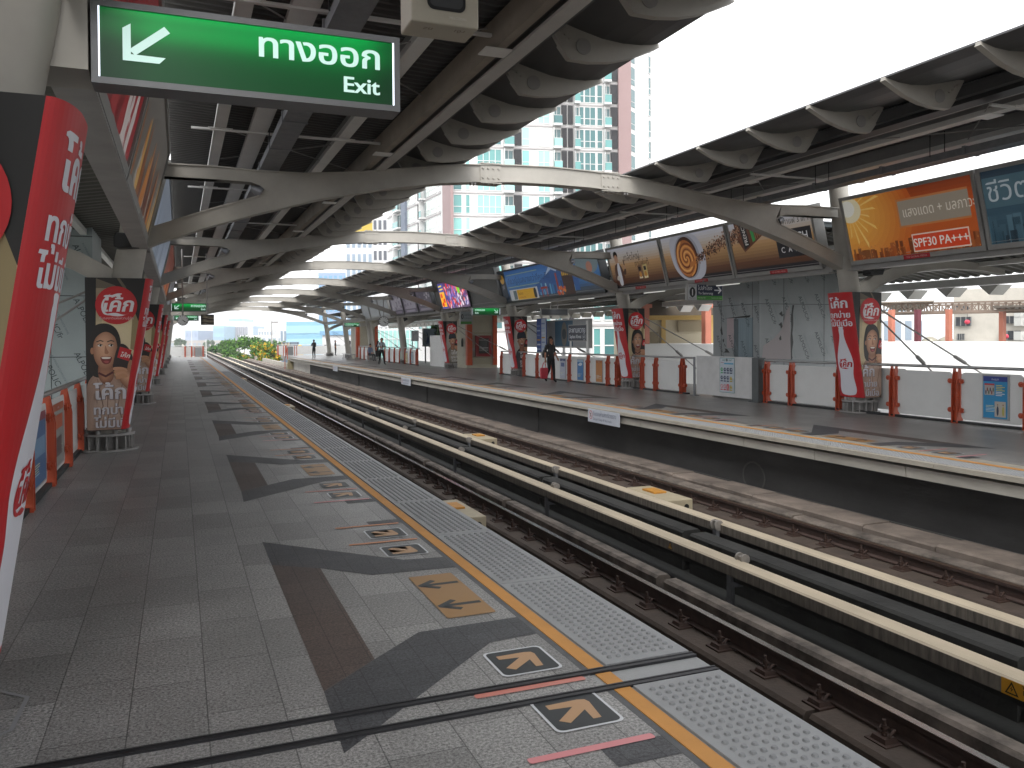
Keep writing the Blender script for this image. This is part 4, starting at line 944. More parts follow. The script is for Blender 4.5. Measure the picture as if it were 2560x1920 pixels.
# blue travel billboard
L = 9.3; a = Art(.0012); a.grad(0, 0, L, 1.4, [(0, '#3a4048'), (.18, '#3c4a5a'), (.3, '#34608f'), (.7, '#3d75b5'), (1, '#2f5f9e')], 14)
a.rect(0, .05, .75, 1.4, '#1c2836', 1); a.ell(.38, 1.05, .22, .2, '#b58a2e', 2); a.text('ดูดี', .38, .65, .2, '#aaaabb', 2, 0, 'c')
a.text('เที่ยวญี่ปุ่นสบายกว่าที่คุณคิด', .95, .80, .34, '#1f3f68', 3, 0, 'l', 0, 1.15)
for y in (1.18, .66): a.line([(.9, y), (4.2, y+.02)], .03, '#8aa080', 2)
a.poly([(3.8, .62), (4.8, .9), (5.5, 1.36), (6.2, 1.38), (6.9, 1.0), (7.6, .62), (7.6, .2), (3.8, .2)], '#2b5590', 2); a.poly([(4.9, .92), (5.5, 1.36), (6.2, 1.38), (6.7, 1.08), (6.2, 1.15), (5.9, 1.0), (5.5, 1.12)], '#9fb4cc', 3)
a.rect(.95, .06, 3.9, .55, '#b9bcc0', 3); a.rect(1.75, .10, 3.7, .52, '#c99a1f', 4); a.text('บินสบาย', 1.85, .3, .16, '#7d4a1a', 5); a.text('ราคาพิเศษทุกวัน', 1.85, .15, .12, '#a05a1a', 5); a.rect(1.35, .12, 1.7, .5, '#5a6a70', 4); a.blob([(3.5, .15), (3.5, .45), (3.62, .52), (3.74, .45), (3.74, .15)], '#202228', 5)
for k in range(16): x = 4.1+k*.2; a.rect(x, .18, x+.12, .3+.35*abs(math.sin(k*1.7)), random.choice(['#2f6f9e', '#7fa8b8', '#24466a', '#5590b0']), 4)
a.poly([(4.2, .42), (4.9, .42), (4.85, .5), (4.25, .5)], '#8d2a24', 6); a.rect(4.3, .1, 4.38, .45, '#8d2a24', 6); a.rect(4.72, .1, 4.8, .45, '#8d2a24', 6); a.rect(5.75, .3, 5.9, .95, '#8a3530', 6)
a.rect(6.3, .05, 7.2, .9, '#3a2622', 7)
for k in range(4): a.rect(6.35+k*.14, .8, 6.45+k*.14, 1.25, '#c09a3a', 8)
random.seed(2)
for k in range(14): a.ell(5.7+random.random()*.7, .12+random.random()*.25, .09, .07, random.choice(['#b5502a', '#c9803a', '#a03020']), 8, 8)
a.blob([(7.6, 1.35), (7.9, .8), (8.6, .7), (9.2, .9), (9.2, 1.4)], '#6d7f86', 5); a.ell(8.6, .95, .22, .2, '#a5705e', 6)
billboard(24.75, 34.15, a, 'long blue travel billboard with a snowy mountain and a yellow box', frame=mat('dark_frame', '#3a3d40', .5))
# video screen on grey panelling
billboard(34.4, 44.1, None, 'plain grey hoarding holding the video screen', frame=mat('hoarding_grey', '#77797a', .5, .2, .06, 1), zt=4.85, name='hoarding', fw=.12)
a = Art(.002); a.rect(0, 0, 4.5, 1.40, '#4a3550', 0); random.seed(21)
cs = ['#a81c24', '#c42a2a', '#3a3f8a', '#7a5a9a', '#b9a9b5', '#d05a4a', '#5a2a5a', '#8f8fb0', '#c8c0c8', '#30305a']
for k in range(230): x = random.uniform(1.0, 4.4); y = random.uniform(.1, 1.36); a.ell(x, y, random.uniform(.04, .13), random.uniform(.06, .2), random.choice(cs), 1+(k % 9)*.3, 7, random.uniform(-30, 30))
a.ell(3.3, .95, .22, .25, '#6fb52a', 6, 8); a.rect(.05, .05, .92, 1.36, '#2a3a8a', 6); a.rect(.08, .12, .90, .92, '#d59a1a', 7)
for x, y in ((.35, .72), (.65, .45), (.35, .25)): a.ell(x, y, .19, .13, '#b8321a', 8, 12)
a.line([(.15, 1.22), (.7, 1.25)], .08, '#c9b03a', 8); a.line([(.2, 1.05), (.8, 1.08)], .07, '#c9b03a', 8)
dv = Vector((-.35, 0, 1.33)).normalized(); nn = Vector((-dv.z, 0, dv.x))
t = thing('video_screen', 'bright video screen full of red and purple figures on the grey hoarding', 'screen', (13.2, 40.5, 3.2))
o_ = Vector((13.29, 42.9, 3.2))
m = MB(); m.hexa([tuple(o_+Vector((0, -yy, 0))+dv*v+nn*d) for d in (.0, .06) for yy, v in ((-.04, 0), (4.54, 0), (4.54, 1.5), (-.04, 1.5))]); m.build('case', BLACK, t)
a.build('screen', lambda u, v, d: tuple(o_+Vector((0, -u, 0))+dv*(v+.05)+nn*(.063+d)), t, emit=.6)
for i, (ya, yb) in enumerate(((44.9, 48.0), (48.1, 51.4), (51.5, 54.6))):
    a = Art(.002); a.rect(0, 0, 3.4, 1.4, '#4a4356', 0); random.seed(30+i)
    if i: a.rect(.4, .35, 2.9, 1.3, '#8b8795', 1)
    for k in range(14): x = random.uniform(.3, 2.6); y = random.uniform(.4, 1.1); a.rect(x, y, x+.25, y+.16, random.choice(['#8f8b98', '#3a3446', '#a5a2aa', '#5f586c']), 2)
    a.rect(.5, .15, 2.6, .27, '#7d7788', 2)
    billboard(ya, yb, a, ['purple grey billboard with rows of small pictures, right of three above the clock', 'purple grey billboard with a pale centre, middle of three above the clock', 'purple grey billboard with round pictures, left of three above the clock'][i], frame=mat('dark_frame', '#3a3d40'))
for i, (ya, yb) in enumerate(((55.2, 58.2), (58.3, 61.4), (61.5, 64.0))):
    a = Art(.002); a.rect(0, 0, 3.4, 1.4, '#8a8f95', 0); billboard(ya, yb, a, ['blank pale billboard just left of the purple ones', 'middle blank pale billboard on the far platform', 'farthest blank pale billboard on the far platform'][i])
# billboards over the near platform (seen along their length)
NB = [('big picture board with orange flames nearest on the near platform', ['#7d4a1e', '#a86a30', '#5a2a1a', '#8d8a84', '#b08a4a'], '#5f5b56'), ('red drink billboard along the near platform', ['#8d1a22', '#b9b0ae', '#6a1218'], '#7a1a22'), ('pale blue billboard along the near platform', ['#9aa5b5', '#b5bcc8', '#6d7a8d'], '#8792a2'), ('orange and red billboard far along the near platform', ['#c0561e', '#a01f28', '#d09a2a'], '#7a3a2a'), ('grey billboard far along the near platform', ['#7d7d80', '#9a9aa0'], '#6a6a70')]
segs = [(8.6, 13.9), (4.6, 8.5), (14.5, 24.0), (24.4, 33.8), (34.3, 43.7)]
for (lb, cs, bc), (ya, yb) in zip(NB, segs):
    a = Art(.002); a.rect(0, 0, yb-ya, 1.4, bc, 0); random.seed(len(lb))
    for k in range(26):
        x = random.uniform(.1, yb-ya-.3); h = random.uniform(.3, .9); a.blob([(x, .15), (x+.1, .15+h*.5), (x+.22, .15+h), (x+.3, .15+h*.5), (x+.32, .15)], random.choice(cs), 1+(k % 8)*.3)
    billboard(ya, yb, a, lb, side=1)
# loudspeakers and lamps under the billboards
for x, y, z, lb in ((-.68, 13.75, 3.06, 'black loudspeaker beside the second near platform column'), (14.13, 14.0, 3.0, 'black loudspeaker beside the nearest far platform column'), (13.9, 53.9, 2.85, 'black loudspeaker beside the far clock column')):
    t = thing('loudspeaker', lb, 'loudspeaker', (x, y, z), 'loudspeakers on the columns')
    m = MB(); m.prism([(x-.2, z+.0), (x-.13, z-.02), (x+.16, z), (x+.2, z+.1), (x+.17, z+.2), (x-.17, z+.22), (x-.2, z+.14)], lambda a, b, q: (a, q, b), y-.14, y+.1); bevel(m.build('cabinet', BLACK, t), .02)
    m = MB(); m.box(x-.03, x+.03, y-.02, y+.04, z+.2, z+.32); m.build('bracket', STEELD, t)
for i, y in enumerate((22.2, 18.6, 26.8, 30.5)):
    t = thing('tube_lamp', ['white tube lamp under the coffee billboard with the man', 'white tube lamp above the To Samrong sign', 'white tube lamp under the travel billboard, nearest', 'white tube lamp under the travel billboard, farther'][i], 'lamp', (13.62, y, 3.05), 'tube lamps under the billboards')
    m = MB(); m.box(13.57, 13.67, y-.65, y+.65, 3.08, 3.14); m.build('housing', WHITEP, t)
    m = MB(); m.tube([(13.62, y-.6, 3.06), (13.62, y+.6, 3.06)], .016, 8); m.build('tube', glow('tube_light', '#e8e8e2', .25), t)
# ------------------------------------------------------------------ fences
def post_mesh(m, x, y, s):
    for dy in (-.055, .055):
        prof = [(x-.085, 0), (x+.085, 0), (x+.085, .72), (x+.03, 1.04), (x-.03, 1.04), (x-.085, .72)]
        m.prism(prof, lambda a, b, t: (a, t, b), y+dy-.007, y+dy+.007)
    m.box(x-.012, x+.012, y-.05, y+.05, 0, .98); m.box(x-.08, x+.08, y-.06, y+.06, .002, .015)
def clamps(x, y, sd):
    m = MB()
    for z in (.25, .80):
        for dy in (-1, 1):
            yy = y+dy*.10
            m.box(x-.03, x+.03, min(y+dy*.06, y+dy*.15), max(y+dy*.06, y+dy*.15), z-.035, z+.035)
            m.disc((x+sd*.03, y+dy*.125, z), .05, sd*.018, 10, 'x'); m.disc((x-sd*.03, y+dy*.125, z), .05, -sd*.018, 10, 'x'); m.disc((x+sd*.05, y+dy*.125, z), .016, sd*.02, 6, 'x')
            m.disc((x+sd*.06, y, z), .02, sd*.02, 6, 'x')
    for dy in (-1, 1): m.box(x-.012, x+.012, y+dy*.075-.006, y+dy*.075+.006, .22, .83)
    m.box(x-.01, x+.01, y-.08, y+.08, .5, .52)
    return m
def fence(x, ys, sd, label, rail=True, bare=()):
    r = thing('platform_fence', label, 'fence', (x, ys[0], 0), 'orange and white platform fences')
    pm = cm = None
    for y in ys:
        if pm is None:
            m = MB(); post_mesh(m, x, y, sd); pm = m.build('post', ORANGE, r, (x, y, 0)); cm = clamps(x, y, sd).build('clamp', ORANGE, pm, (x, y, 0)); p = pm
        else:
            p = pm.copy(); COL.objects.link(p); p.location = (0, y-ys[0], 0); c = cm.copy(); COL.objects.link(c); c.parent = p; c.location = (0, 0, 0)
    for a, b in zip(ys[:-1], ys[1:]):
        if b-a > 2.2 or b-a < .5: continue
        off = -sd*.47 if any(a-.1 < fy < b+.1 for fy in FY) and sd < 0 else 0
        m = MB(); r0 = .08; pts = []
        y0_, y1_, z0, z1 = a+.10, b-.10, .075, .97
        for cy, cz, an in ((y1_-r0, z0+r0, -90), (y1_-r0, z1-r0, 0), (y0_+r0, z1-r0, 90), (y0_+r0, z0+r0, 180)):
            for i in range(5): t = R(an+90*i/4); pts.append((cy+r0*math.cos(t), cz+r0*math.sin(t)))
        m.prism(pts, lambda p, q, t: (t, p, q), x+off-.006, x+off+.006); m.build('panel', WHITEP, r)
    m = MB(); m.box(x-.05, x+.05, ys[0]-.3, ys[-1]+.3, .004, .05); m.build('kerb_channel', DARK, r)
    if rail: m = MB(); m.tube([(x, ys[0]-.6, 1.065), (x, ys[-1]+.1, 1.065)], .03, 10); m.build('handrail', ALU, r)
    return r
FXR = 13.75
fence(FXR, [7.0, 8.6, 10.1, 11.55, 13.05, 14.57, 16.14, 17.05], -1, 'white panelled fence with orange posts right of the temporary white board', bare=(17.05,))
fence(FXR, [20.85, 22.3, 23.1, 24.75, 25.4, 26.9, 28.45, 29.95, 31.5, 32.9, 34.2, 35.6], -1, 'white panelled fence with orange posts behind the walking woman')
fence(FXR, [50.3, 51.7, 53.1, 54.5, 56.0, 57.5, 58.9], -1, 'distant striped looking fence of orange posts behind the man in a white shirt')
fence(FXR, [64.5, 66, 67.5, 69, 70.5], -1, 'farthest low fence on the far platform beyond the second booth')
fence(-1.42, [2.2, 4.6, 6.2, 7.75, 9.31, 10.87, 12.47, 14.0, 15.6, 17.2, 18.8, 20.4, 22, 23.6, 25.2, 26.8], 1, 'orange and white fence along the near platform behind the wrapped columns')
def poster(x, y0, y1, z0, z1, sd, art, label, th=.02):
    r = thing('poster', label, 'poster', (x, (y0+y1)/2, z0), 'posters on the fence panels')
    m = MB(); m.box(min(x, x+sd*th), max(x, x+sd*th), y0, y1, z0, z1); m.build('frame', ALU, r)
    W, H = y1-y0, z1-z0
    if sd < 0: fm = lambda u, v, d: (x-th-.001-d, y1-.02-u, z0+.02+v)
    else: fm = lambda u, v, d: (x+th+.001+d, y0+.02+u, z0+.02+v)
    art.build('print', fm, r)
    return r
def notice(w, h, bg, hd, seed, text='ประกาศ'):
    a = Art(.0008); w -= .04; h -= .04; random.seed(seed)
    a.rect(0, 0, w, h, bg); a.rect(0, h*.88, w, h, hd); a.text(text, w/2, h*.91, h*.055, '#c9cfdc', None, 0, 'c')
    for k in range(5): y = h*(.16+k*.035); a.line([(w*.12, y), (w*random.uniform(.4, .85), y)], h*.012, random.choice(['#c8d0b0', '#b9cfe0', '#d5d0a0']))
    return a
PX_ = FXR-.007
a = notice(.52, .8, '#2a86b8', '#2b3a86', 1, 'ข้อปฏิบัติ'); a.rect(.03, .42, .23, .63, '#a9a3a0'); a.rect(.03, .60, .23, .63, '#b02a34')
for k in range(6): a.ell(.06+k*.03, .47+(k % 2)*.05, .012, .04, ['#23304a', '#7a2a2a', '#3a5a3a'][k % 3], None, 8)
a.rect(.24, .03, .46, .31, '#b3ada2')
for x, c in ((.30, '#24344e'), (.41, '#a99f4a')): a.ell(x, .14, .022, .09, c, None, 10); a.ell(x, .25, .014, .016, '#8a6a55', None, 8)
for k in range(7): a.line([(.27, .60-k*.03), (.27+.12+.05*(k % 2), .60-k*.03)], .012, '#c9c25a' if k < 4 else '#d5d8da')
poster(PX_, 10.46, 10.99, .14, .95, -1, a, 'blue rules poster with small figures at the right end of the fence')
poster(PX_, 25.78, 26.3, .09, .88, -1, notice(.52, .79, '#b5763a', '#a5612a', 2), 'orange poster behind the walking woman, rightmost of three')
a = notice(.52, .79, '#2c72b0', '#9ab8d0', 3); a.blob([(.08, .55), (.25, .64), (.42, .6), (.3, .52)], '#c2d2de'); poster(PX_, 27.27, 27.78, .09, .88, -1, a, 'blue poster on the fence, middle of three right of the walking woman')
a = notice(.52, .79, '#a9aebd', '#3a4470', 4); a.rect(.1, .45, .4, .6, '#4a5a8a'); poster(PX_, 28.78, 29.29, .09, .88, -1, a, 'pale grey poster just right of the walking woman, leftmost of three')
for i, (y, c) in enumerate(((51.05, '#7d8f9a'), (52.45, '#a89a6a'), (53.8, '#8a9a8a'))): poster(PX_, y, y+.7, .1, .86, -1, notice(.7, .76, c, '#5a6a7a', 5+i), ['distant grey blue poster on the striped fence, right of three', 'distant yellowish poster on the striped fence, middle of three', 'distant greenish poster on the striped fence, left of three'][i])
a = notice(1.0, .8, '#3a5f8a', '#7a2a3a', 8); a.rect(.1, .3, .86, .5, '#6a8aa8'); poster(-1.413, 9.55, 10.58, .13, .88, 1, a, 'blue poster on the near platform fence beside the cut off wrap')
a = notice(1.0, .8, '#8a8a86', '#a04a28', 9); a.rect(.15, .45, .8, .62, '#b0502a'); a.rect(.2, .12, .7, .35, '#5a4a4a'); poster(-1.413, 11.1, 12.15, .13, .88, 1, a, 'grey and orange poster on the near platform fence, second from the camera')
# temporary white board, grey post and safety notice
t = thing('temporary_board', 'scuffed plain white board closing the fence before the bare panelled shaft', 'board', (FXR, 18.7, 0))
m = MB(); m.box(FXR-.10, FXR-.06, 17.5, 20.0, .06, 1.135); m.build('board', mat('scuffed_white', '#c3c3c3', .6, 0, .1, 3.5), t)
m = MB(); m.box(FXR-.16, FXR+.06, 17.2, 17.46, .0, 1.13); m.box(FXR-.22, FXR+.12, 17.14, 17.52, .002, .02); m.build('post', mat('dark_grey_steel', '#55595a', .5, .3, .1, 4), t)
m = MB(); m.tube([(FXR-.1, 20.1, 0), (FXR-.1, 20.1, 1.1)], .035, 8); m.box(FXR-.2, FXR+0, 20.0, 20.2, .002, .018); m.build('post', GALV, t)
a = Art(.0008); W, H = .64, .93
a.rect(0, 0, W, H, '#4a8f94'); a.rect(.012, .012, W-.012, H-.012, '#b9c2cb'); a.text('SAFETY', .12, .85, .06, '#2c7a5a', None, .01); a.text('FIRST', .40, .85, .06, '#2c7a5a', None, .01)
a.rect(.305, .835, .335, .915, '#1f3a36'); a.rect(.28, .862, .36, .888, '#1f3a36'); a.rect(.05, .80, .18, .81, '#a03040'); a.rect(.2, .76, .6, .80, '#5aa0c0')
for i in range(4):
    x = .10+i*.145
    for j, y in enumerate((.62, .40, .17)):
        c = [['#2e9a5a', '#23345a', '#23345a', '#23345a'], ['#23345a', '#23345a', '#23345a', '#c2a82a'], ['#c03a4a', '#c03a4a', '#c02a3a', '#c2a82a']][j][i]
        if c == '#c2a82a': a.poly([(x-.055, y-.05), (x+.055, y-.05), (x, y+.06)], c)
        elif j == 2 and i == 2: a.rect(x-.05, y-.06, x+.05, y+.06, c); a.line([(x, y-.04), (x+.01, y+.04)], .02, '#d8d8d8')
        elif c == '#c03a4a': a.ell(x, y, .052, .052, c); a.ell(x, y, .038, .038, '#c9ced4'); a.line([(x-.03, y+.03), (x+.03, y-.03)], .012, c)
        else: a.ell(x, y, .052, .052, c); a.ell(x+.01, y+.005, .02, .025, '#c9ced4', None, 8)
        a.rect(x-.05, y-.105, x+.05, y-.075, c if c != '#c2a82a' else '#b8a42a')
r = thing('safety_notice', 'tall safety first notice with rows of round symbols on the white board', 'notice', (FXR-.1, 18.56, .2)); 
m = MB(); m.box(FXR-.112, FXR-.102, 18.23, 18.89, .165, 1.11); m.build('plate', ALU, r)
a.build('print', lambda u, v, d: (FXR-.113-d, 18.88-u, .17+v), r)
# ------------------------------------------------------------------ bare panelled lift shaft on the far platform, and the one on the near side
PANEL = mat('alu_panel', '#84898b', .45, .15, .12, 1.2)
PANELT = '#2f3c3e'
def panel_text(a, w, h, seed, sc=1):
    random.seed(seed)
    x = .15
    while x < w:
        y = -.3+random.random()*.5
        while y < h:
            a.text('ALPOLIC/fr', x, y+.55*sc, .155*sc, PANELT, 2, 0, 'l', 0, 1, 0, -66)
            a.text('ALUMINIUM COMPOSITE PANEL', x+.17*sc, y+.6*sc, .05*sc, '#66777a', 2, 0, 'l', 0, 1, 0, -66)
            y += 1.05*sc
        x += .56*sc
t = thing('lift_shaft', 'bare panelled lift shaft with torn protective film behind the white board', 'lift shaft', (15.5, 19, 0))
SX, SY0, SY1, SZ = 14.42, 18.2, 20.28, 4.72
m = MB(); m.box(SX, 17.6, SY0, SY1, -.6, SZ); m.build('walls', PANEL, t)
m = MB()
for z in (2.54,): m.box(SX-.003, 17.6, SY0-.003, SY0+.01, z, z+.012); m.box(SX-.003, SX+.01, SY0, SY1, z, z+.012)
for x in (15.22, 16.6): m.box(x, x+.012, SY0-.003, SY0+.01, -.6, SZ)
for y in (18.49, 19.88): m.box(SX-.003, SX+.01, y, y+.012, 1.1, SZ)
m.build('panel_joints', mat('joint_dark', '#2c3234', .7), t)
m = MB(); m.box(SX-.004, SX+.0, 18.5, 19.30, -.1, 2.18); m.build('door_leaf', mat('door_steel', '#6d7d85', .4, .4, .15, 3, 0, 1, (1, 6, .3)), t)
m = MB(); m.box(SX-.006, SX, 19.10, 19.30, -.1, 2.16); m.box(SX-.006, SX, 18.47, 18.5, -.1, 2.2); m.build('door_reveal', mat('door_reveal', '#48545a', .5), t)
m = MB(); m.box(SX-.005, SX, 19.31, 19.62, 1.35, 2.19); m.build('bare_strip', mat('bare_pink', '#96898c', .6), t)
a = Art(.001); panel_text(a, 3.1, 4.6, 5)
a.poly([(.05, 1.05), (.1, 1.42), (.45, 1.62), (.70, 1.85), (.86, 2.35), (.98, 2.52), (1.02, 1.05)], '#8f8789', 3)
a.poly([(1.02, 1.05), (1.0, 1.6), (1.04, 1.9), (1.02, 2.2), (1.07, 2.52), (1.13, 2.52), (1.09, 2.3), (1.10, 2.0), (1.07, 1.75), (1.10, 1.5), (1.06, 1.3), (1.06, 1.05)], '#24282a', 4)
for pts in ([(.62, 2.28), (.72, 2.36), (.74, 2.26), (.80, 2.28), (.72, 2.2), (.68, 2.24)], [(.6, 1.98), (.70, 2.06), (.74, 1.94), (.68, 1.88), (.66, 1.96)], [(.62, 1.62), (.68, 1.70), (.70, 1.58), (.64, 1.56)]): a.poly(pts, '#191c1e', 4)
a.build('film_print', lambda u, v, d: (SX+.02+u, SY0-.004-d, v), t, clip=[((3.15, 0, 0), (1, 0, 0)), ((0, SZ-.02, 0), (0, 1, 0)), ((0, 0, 0), (-1, 0, 0))])
a = Art(.001); panel_text(a, 2.0, 4.6, 6)
for pts in ([(.40, 1.98), (.34, 1.86), (.38, 1.74), (.46, 1.72), (.43, 1.85)], [(.45, 1.55), (.5, 1.5), (.52, 1.58), (.48, 1.62)], [(.5, 1.22), (.78, 1.22), (.66, 1.32), (.56, 1.34), (.58, 1.27)], [(.52, 1.46), (.57, 1.38), (.59, 1.4), (.54, 1.48)], [(.5, 2.19), (1.7, 2.25), (1.65, 2.19)]): a.poly(pts, '#15181a', 4)
a.build('film_print', lambda u, v, d: (SX-.008-d, SY1-.02-u, v), t, clip=[((2.05, 0, 0), (1, 0, 0)), ((0, SZ-.02, 0), (0, 1, 0)), ((0, 0, 0), (-1, 0, 0))])
m = MB()
ys = [SY0-.5+i*.13 for i in range(26)]
m.add([(x, y, SZ+.02+(i % 2)*.05+.1*(x-SX+.4)*0) for i, y in enumerate(ys) for x in (SX-.55, 18.0)], [(i*2, i*2+1, i*2+3, i*2+2) for i in range(len(ys)-1)])
m.box(SX-.5, 18, SY0-.45, SY1+.3, SZ-.1, SZ+.0); m.build('roof', mat('shaft_roof', '#2d3538', .6), t)
t = thing('lift_shaft', 'pale film covered lift shaft behind the near platform fence and first full wrap', 'lift shaft', (-3, 19, 0))
LX = MX-SX
m = MB(); m.box(-4.9, LX, SY0, SY1, -1, 4.6); m.build('walls', mat('alu_panel_pale', '#9aa5a7', .45, .1, .1, 1.2), t)
m = MB()
for z in (1.35, 2.54, 3.7): m.box(-4.9, LX+.003, SY0-.003, SY0+.01, z, z+.014)
for x in (-4.1, -3.2, -2.3): m.box(x, x+.014, SY0-.003, SY0+.01, -1, 4.6)
m.build('panel_joints', mat('joint_dark', '#2c3234'), t)
a = Art(.001); panel_text(a, 3.3, 4.4, 8, 1.0); a.build('film_print', lambda u, v, d: (-4.85+u, SY0-.004-d, v), t, clip=[((3.28, 0, 0), (1, 0, 0)), ((0, 4.5, 0), (0, 1, 0)), ((0, 0, 0), (-1, 0, 0))])
# ------------------------------------------------------------------ equipment booths on the far platform
BOOTH = mat('booth_beige', '#a5a08f', .6, 0, .08, 2)
def booth(x0, x1, y0, y1, label, hyd):
    t = thing('equipment_booth', label, 'booth', ((x0+x1)/2, y0, 0))
    m = MB(); m.box(x0, x1, y0+.12, y1, 0, 3.4); m.box(x0-.03, x1+.03, y0+.06, y1, 0, .16); m.build('walls', BOOTH, t)
    m = MB(); m.box(x0-.02, x0+.28, y0, y0+.3, .16, 3.0); m.box(x1-.22, x1+.02, y0, y0+.3, .16, 3.0); m.build('corner_post', mat('orange_post', '#b5481f', .45, 0, .1, 3), t)
    m = MB(); m.box(x0+.28, x1-.22, y0+.09, y0+.118, .95, 1.12); m.build('steel_band', ALU, t)
    if hyd:
        m = MB(); m.box(x0+.28, x1-.22, y0+.10, y0+.118, 1.9, 2.0); m.build('top_panel', mat('booth_panel', '#97927f', .5), t); m = MB(); m.box(x0+.34, x1-.3, y0+.105, y0+.119, .2, .62); m.build('access_panel', mat('booth_panel', '#97927f', .5), t)
    return t
booth(14.95, 16.7, 44.0, 46.2, 'beige equipment booth with orange corner posts and a red hydrant cabinet', True)
booth(13.6, 15.4, 68.5, 70.8, 'distant beige booth with an orange corner behind the far columns', False)
t = thing('hydrant_cabinet', 'dark red fire hose cabinet with a glass door set in the booth front', 'fire cabinet', (15.88, 43.98, 1.2))
m = MB(); m.box(15.42, 16.36, 43.95, 44.1, .64, 1.82); bevel(m.build('cabinet', mat('dark_red', '#7d141b', .4), t), .01)
a = Art(.002); a.rect(.17, .17, .77, 1.02, '#1d1e20', 1); a.rect(.2, .45, .73, .52, '#8d8f90', 2); a.rect(.2, .33, .73, .39, '#7a7c7d', 2)
for k in range(7): a.line([(.25+k*.06, .25), (.30+k*.055, .9)], .018, '#5c5f60', 2)
a.text('ใช้เมื่อเกิดเพลิงไหม้', .47, .9, .075, '#b9b9b5', 3, 0, 'c'); a.build('glass_door', plane_map((15.42, 43.949, .64), (1, 0, 0), (0, 0, 1)), t)
t = thing('fire_extinguisher', 'small dark extinguisher on the narrow side of the hydrant booth', 'extinguisher', (14.94, 44.6, 1.3)); m = MB(); m.tube([(14.86, 44.7, 1.2), (14.86, 44.7, 1.55)], .06, 10); m.build('cylinder', mat('extinguisher_green', '#2f3a2c', .4), t); m = MB(); m.box(14.83, 14.9, 44.66, 44.74, 1.55, 1.66); m.build('valve', BLACK, t)
# watch advertisements, name board, light boxes
t = thing('light_box', 'row of blue and grey watch advertisements in a steel frame behind the fence', 'light box', (14.9, 32.7, 1.2))
m = MB(); m.box(14.92, 15.1, 29.2, 36.4, 1.25, 2.42); m.build('cabinet', FRAMEG, t)
m = MB()
for y in (29.4, 31.6, 33.9, 36.2): m.box(14.95, 15.05, y-.04, y+.04, 0, 1.25)
m.build('legs', ALU, t)
a = Art(.001); cs = ['#3a3d40', '#9a9da0', '#22485f', '#9a9da0', '#22506a', '#8f9295']; xs = [0, 1.0, 2.05, 3.1, 4.0, 5.8, 7.1]
for i in range(6): a.rect(xs[i]+.04, .05, xs[i+1]-.03, 1.1, cs[i], 1)
a.ell(.75, .55, .14, .38, '#85888a', 2); a.ell(.75, .55, .1, .13, '#4a4d50', 3); a.ell(2.55, .55, .22, .4, '#15171c', 2); a.ell(2.55, .8, .11, .14, '#5f4a3e', 3); a.ell(2.85, .5, .1, .25, '#7f98a8', 3); a.ell(4.95, .55, .28, .5, '#6a655c', 2); a.ell(4.95, .55, .2, .22, '#24343c', 3)
a.build('pictures', lambda u, v, d: (14.918-d, 36.35-u, 1.27+v), t)
t = thing('banner', 'narrow blue and white banner standing in front of the watch advertisements', 'banner', (14.5, 32.6, 1.0)); m = MB(); m.box(14.5, 14.53, 32.3, 33.3, 1.05, 2.5); m.build('board', mat('blue_banner', '#2b4a8f', .5), t)
a = Art(.001); a.rect(.5, .02, .98, 1.43, '#a9b5c5'); random.seed(3)
for k in range(12): a.rect(.06+(k % 2)*.48, .1+k*.1, .4+(k % 2)*.48, .16+k*.1, random.choice(['#b5842a', '#8fa5c5', '#c0c8d5', '#6a7aa5']))
a.build('print', lambda u, v, d: (14.498-d, 33.3-u, 1.05+v), t)
t = thing('name_board', 'dark station name board Saphan Khwai on white posts behind the fence', 'station sign', (14.15, 28.6, 1.0))
m = MB(); m.box(14.13, 14.2, 27.8, 29.36, 1.53, 2.17); m.build('board', FRAMEG, t)
m = MB(); m.box(14.14, 14.19, 29.2, 29.27, .0, 1.53); m.box(14.14, 14.19, 27.78, 27.86, 0, 2.3); m.build('legs', WHITEP, t)
a = Art(.001); a.rect(.03, .03, 1.53, .61, '#1c2436'); a.text('สะพานควาย', .76, .33, .30, '#c9ced6', 2, .004, 'c', 0, 1.0); a.text('Saphan Khwai', .62, .12, .19, '#c9ced6', 2, .006, 'c', 0, .95, 1); a.ell(1.36, .17, .11, .13, '#c9ced6', 2); a.ell(1.36, .17, .095, .115, '#1c2436', 3); a.text('N7', 1.36, .12, .13, '#c9ced6', 4, 0, 'c')
a.build('lettering', lambda u, v, d: (14.128-d, 29.36-u, 1.53+v), t)
t = thing('light_box', 'white advertising light box beside the far clock column', 'light box', (16, 55, 1)); m = MB(); m.box(15.45, 16.75, 54.9, 55.1, 1.12, 2.36); m.build('cabinet', FRAMEG, t); a = Art(.001); a.rect(.05, .05, 1.25, 1.19, '#9fb0c4'); a.blob([(.2, .2), (.3, .6), (.25, 1.0), (.4, .7), (.42, .25)], '#4a5f95'); a.rect(.85, .7, .98, .85, '#b03a44'); a.build('picture', plane_map((15.45, 54.899, 1.12), (1, 0, 0), (0, 0, 1)), t); m = MB(); m.box(15.6, 15.68, 54.95, 55.05, 0, 1.12); m.box(16.5, 16.58, 54.95, 55.05, 0, 1.12); m.build('legs', ALU, t)
t = thing('info_board', 'grey information board on posts left of the white light box', 'board', (14.6, 53.6, 1)); m = MB(); m.box(14.55, 14.6, 52.9, 54.6, 1.5, 2.2); m.build('board', mat('info_grey', '#5a5f63', .5), t); m = MB(); m.box(14.55, 14.6, 53.0, 53.06, 0, 1.5); m.box(14.55, 14.6, 54.4, 54.46, 0, 1.5); m.build('legs', ALU, t)
t = thing('louvred_cabinet', 'white slatted cabinet under the green hedge beside the booth', 'cabinet', (14.4, 46.9, 0)); m = MB(); m.box(14.35, 14.8, 46.5, 49.4, 0, 1.85)
